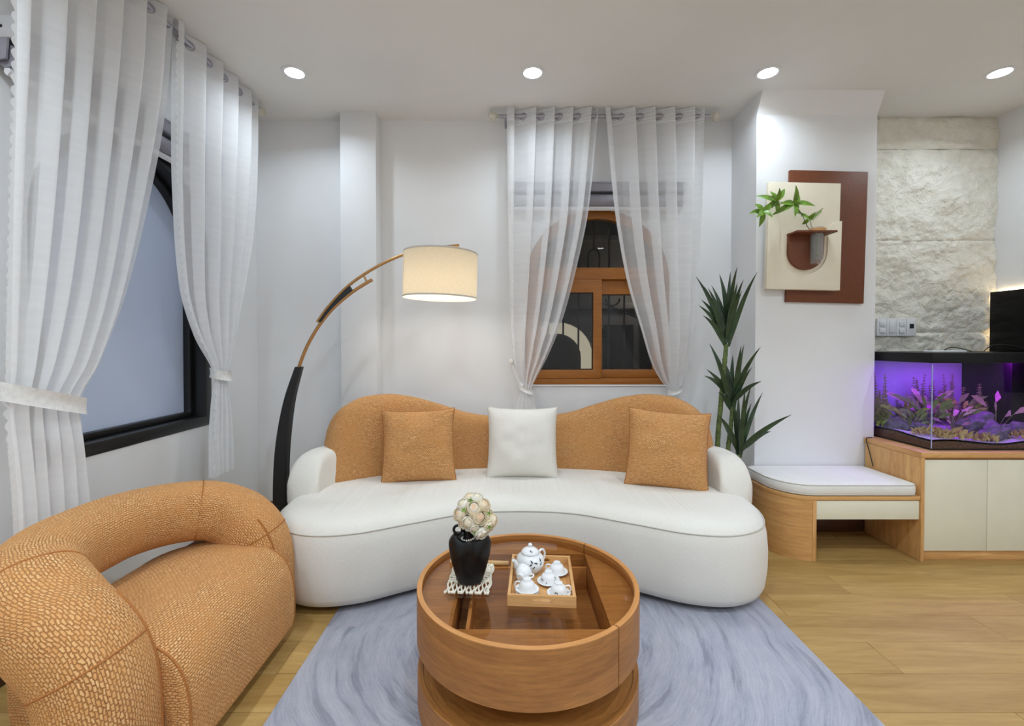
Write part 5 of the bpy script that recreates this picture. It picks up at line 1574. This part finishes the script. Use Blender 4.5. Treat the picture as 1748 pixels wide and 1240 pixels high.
def tplant(kind, x, y, h, label, mat, n=12, seed=0, group=None):
    rnd = random.Random(seed)
    zb = sandz(x, y) - 0.004
    root = thing('water_plant', (x, y, zb), label, 'aquatic plant', group)
    V, Fc = [], []
    def leaf(b, t, w):
        b, t = Vector(b), Vector(t); d = t - b
        e = d.cross(Vector((rnd.uniform(-.3, .3), -1, 0.2))); e.normalize()
        k = len(V)
        m1, m2 = b + d * 0.35, b + d * 0.7
        up = Vector((0, 0, d.length * 0.08))
        V.extend([tuple(b), tuple(m1 - e * w + up), tuple(m1 + e * w + up), tuple(m2 - e * w * 0.8 + up), tuple(m2 + e * w * 0.8 + up), tuple(t)])
        Fc.extend([(k, k + 1, k + 2), (k + 1, k + 3, k + 4, k + 2), (k + 3, k + 5, k + 4)])
    stems = []
    if kind == 'fern':          # tall feathery stems
        for s in range(n):
            bx, by = x + rnd.uniform(-.035, .035), y + rnd.uniform(-.03, .03)
            hh = h * rnd.uniform(.4, 1); tx, ty = bx + rnd.uniform(-.02, .02), by + rnd.uniform(-.02, .02)
            stems.append([(bx, by, zb), ((bx + tx) / 2, by, zb + hh * .5), (tx, ty, zb + hh)])
            for q in range(16):
                f = 0.12 + 0.88 * q / 16; p = Vector((bx + (tx - bx) * f, by + (ty - by) * f, zb + hh * f))
                for w in range(4):
                    A = q * 0.9 + w * PI / 2 + s; ll = (1.15 - 0.75 * f) * rnd.uniform(.6, 1.25); leaf(p, p + Vector((.026 * ll * math.cos(A), .026 * ll * math.sin(A), .018 * ll)), .0046 * ll)
    elif kind == 'sword':       # broad arching leaves
        for s in range(n):
            A = 2 * PI * s / n + rnd.uniform(-.3, .3); r = h * rnd.uniform(.35, .9); hh = h * rnd.uniform(.45, 1)
            b = Vector((x, y, zb)); m = b + Vector((r * .35 * math.cos(A), r * .35 * math.sin(A), hh * .7)); t = b + Vector((r * math.cos(A), r * .7 * math.sin(A), hh))
            stems.append([tuple(b), tuple(b.lerp(m, .5)), tuple(m)]); leaf(m, t, h * .062)
    else:                       # low bush of rounded leaves
        for s in range(n * 9):
            A = rnd.uniform(0, 2 * PI); r = h * math.sqrt(rnd.random()) * .9
            p = Vector((x + r * math.cos(A), y + r * .6 * math.sin(A), zb + rnd.uniform(0, .45) * h * (1 - .5 * r / h)))
            leaf(p, p + Vector((rnd.uniform(-.3, .3) * h, rnd.uniform(-.3, .1) * h, rnd.uniform(.15, .5) * h)), h * .07)
        stems.append([(x, y, zb), (x, y, zb + h * .3), (x, y, zb + h * .5)])
    mk('foliage', V, Fc, mat, root, False, None, 0)
    for s in stems: tube('stem', s, 0.0016, M['tplant'], root, 4)
    return root
tplant('fern', 2.59, 3.22, 0.40, 'tall bright green feathery plant at the back left of the aquarium', M['tplant4'], 11, 1)
tplant('fern', 2.68, 3.28, 0.36, 'second tall feathery plant along the back of the aquarium from the left', M['tplant4'], 8, 2)
tplant('fern', 2.92, 3.26, 0.36, 'tall dull green feathery plant at the back middle of the aquarium', M['tplant'], 10, 3)
tplant('fern', 3.12, 3.24, 0.38, 'tall dull green feathery plant behind the long rock in the aquarium', M['tplant'], 12, 4)
tplant('fern', 3.24, 3.16, 0.33, 'feathery plant just left of the dark filter box in the aquarium', M['tplant'], 6, 5)
tplant('sword', 2.78, 3.05, 0.26, 'broad-leaved plant left of centre in the aquarium', M['tplant'], 20, 6)
tplant('sword', 2.84, 3.12, 0.30, 'pink-tipped broad-leaved plant in the centre of the aquarium', M['tplant3'], 11, 7)
tplant('sword', 2.98, 3.08, 0.24, 'broad-leaved green plant right of centre in the aquarium', M['tplant'], 18, 8)
tplant('sword', 3.20, 3.02, 0.30, 'slender pink-leaved plant right of the long rock in the aquarium', M['tplant3'], 6, 9)
tplant('bush', 2.62, 2.88, 0.09, 'low ochre leafy plant at the front left of the aquarium', M['tplant2'], 9, 10)
tplant('bush', 2.74, 2.83, 0.10, 'low ochre leafy plant front centre-left of the aquarium', M['tplant2'], 10, 11)
tplant('bush', 3.14, 2.80, 0.08, 'low ochre leafy plant at the front right of the aquarium', M['tplant2'], 9, 12)
tplant('bush', 2.86, 2.93, 0.08, 'low pink leafy plant in the middle of the aquarium', M['tplant3'], 8, 13)
tplant('bush', 2.62, 3.14, 0.11, 'bushy green plant under the tall plants at the left of the aquarium', M['tplant4'], 10, 14)

tplant('sword', 2.70, 3.14, 0.20, 'small broad-leaved plant below the tall green plants at the left of the aquarium', M['tplant4'], 14, 15)
tplant('sword', 2.66, 3.02, 0.15, 'small dull plant behind the small dark rock in the aquarium', M['tplant'], 14, 16)
tplant('sword', 2.92, 3.02, 0.17, 'small pink-leaved plant behind the middle front rock in the aquarium', M['tplant3'], 12, 17)
tplant('sword', 3.10, 3.14, 0.22, 'green leafy plant at the back of the long rock in the aquarium', M['tplant4'], 16, 18)
tplant('bush', 2.90, 2.80, 0.085, 'low ochre leafy plant left of the middle front rock in the aquarium', M['tplant2'], 9, 19)
tplant('bush', 3.26, 2.80, 0.10, 'low ochre leafy plant at the dark right end of the aquarium', M['tplant2'], 9, 20)
tplant('bush', 2.66, 2.80, 0.07, 'lowest ochre leafy plant next to the front left corner of the aquarium', M['tplant2'], 8, 21)
tplant('fern', 2.80, 3.26, 0.30, 'tall dark feathery plant at the back, left of the aquarium centre', M['tplant'], 8, 22)
tplant('fern', 3.02, 3.26, 0.33, 'tall dark feathery plant at the back, right of the aquarium centre', M['tplant'], 8, 23)

# ------------------------------------------------------------------ television panel, switches, cables
tv = thing('television', (3.56, 2.9, 1.15), 'black flat television on the right wall lit warm from behind', 'television')
box('screen', 3.545, 3.560, 2.10, 3.395, 0.98, 1.664, M['tv'], tv, bevel=0.002)
box('rear_housing', 3.560, 3.600, 2.25, 3.25, 1.05, 1.60, M['blackplastic'], tv, bevel=0.004)
box('led_strip', 3.590, 3.609, 2.15, 3.38, 1.662, 1.672, M['led'], tv, bevel=0)
box('led_strip', 3.590, 3.609, 3.395, 3.403, 1.0, 1.66, M['led'], tv, bevel=0)

sw = thing('switch_panel', (2.87, 3.43, 1.40), 'white wall switch panel of four modules above the aquarium', 'switch')
ks = 3.41 / 785.0
def SPt(px_, py_): return ((px_ - 869) * ks, 1.28 + (588 - py_) * ks)
x0, z1 = SPt(1495, 544); x1, z0 = SPt(1562, 574)
n = 4; wdt = (x1 - x0) / n
for k in range(n):
    a = x0 + wdt * k
    pl_ = box('plate', a + 0.0008, a + wdt - 0.0008, 3.400, 3.425, z0, z1, M['white_plastic'], sw, bevel=0.002)
    cxm, czm = a + wdt / 2, (z0 + z1) / 2
    if k in (0, 2):
        for dz in (-0.026, 0.026): box('rocker', cxm - 0.020, cxm + 0.020, 3.393, 3.400, czm + dz - 0.017, czm + dz + 0.017, M['white_plastic'], pl_, bevel=0.002)
    elif k == 1: box('rocker', cxm - 0.020, cxm + 0.020, 3.393, 3.400, czm - 0.042, czm + 0.042, M['white_plastic'], pl_, bevel=0.002)
    else: box('socket', cxm - 0.015, cxm + 0.015, 3.396, 3.400, czm - 0.008, czm + 0.026, M['ink'], pl_, bevel=0.001)

def cable(pts, label, r=0.003):
    o = tube('cable', spline([tuple(p) for p in pts], 6), r, M['iron'], None, 8)
    return tag(o, label, 'cable')
cable([(2.455, CY - 0.03, 0.646 + 0.003), (2.414, CY - 0.03, 0.640), (2.413, CY - 0.06, 0.56), (2.414, CY - 0.09, 0.47)], 'thin black cable hanging down the oak cabinet side')
cable([(3.02, 3.20, AZ1 + 0.003), (3.06, 3.20, AZ1 + 0.028), (3.12, 3.19, AZ1 + 0.026), (3.19, 3.17, AZ1 + 0.003)], 'small loop of black cable on the aquarium lid')
cable([(3.22, 3.12, AZ1 + 0.003), (3.26, 3.10, AZ1 + 0.045), (3.36, 3.08, AZ1 + 0.045), (3.46, 3.05, AZ1 + 0.02), (3.50, 3.03, AZ1 + 0.003)], 'longer arched black cable on the aquarium lid in front of the television')
box('clip_light', 2.72, 2.94, 2.95, 3.02, AZ1 + 0.0005, AZ1 + 0.012, M['white_plastic'], None, bevel=0.003)
tag(bpy.data.objects['clip_light'], 'slim white lamp bar lying on the aquarium lid', 'lamp')
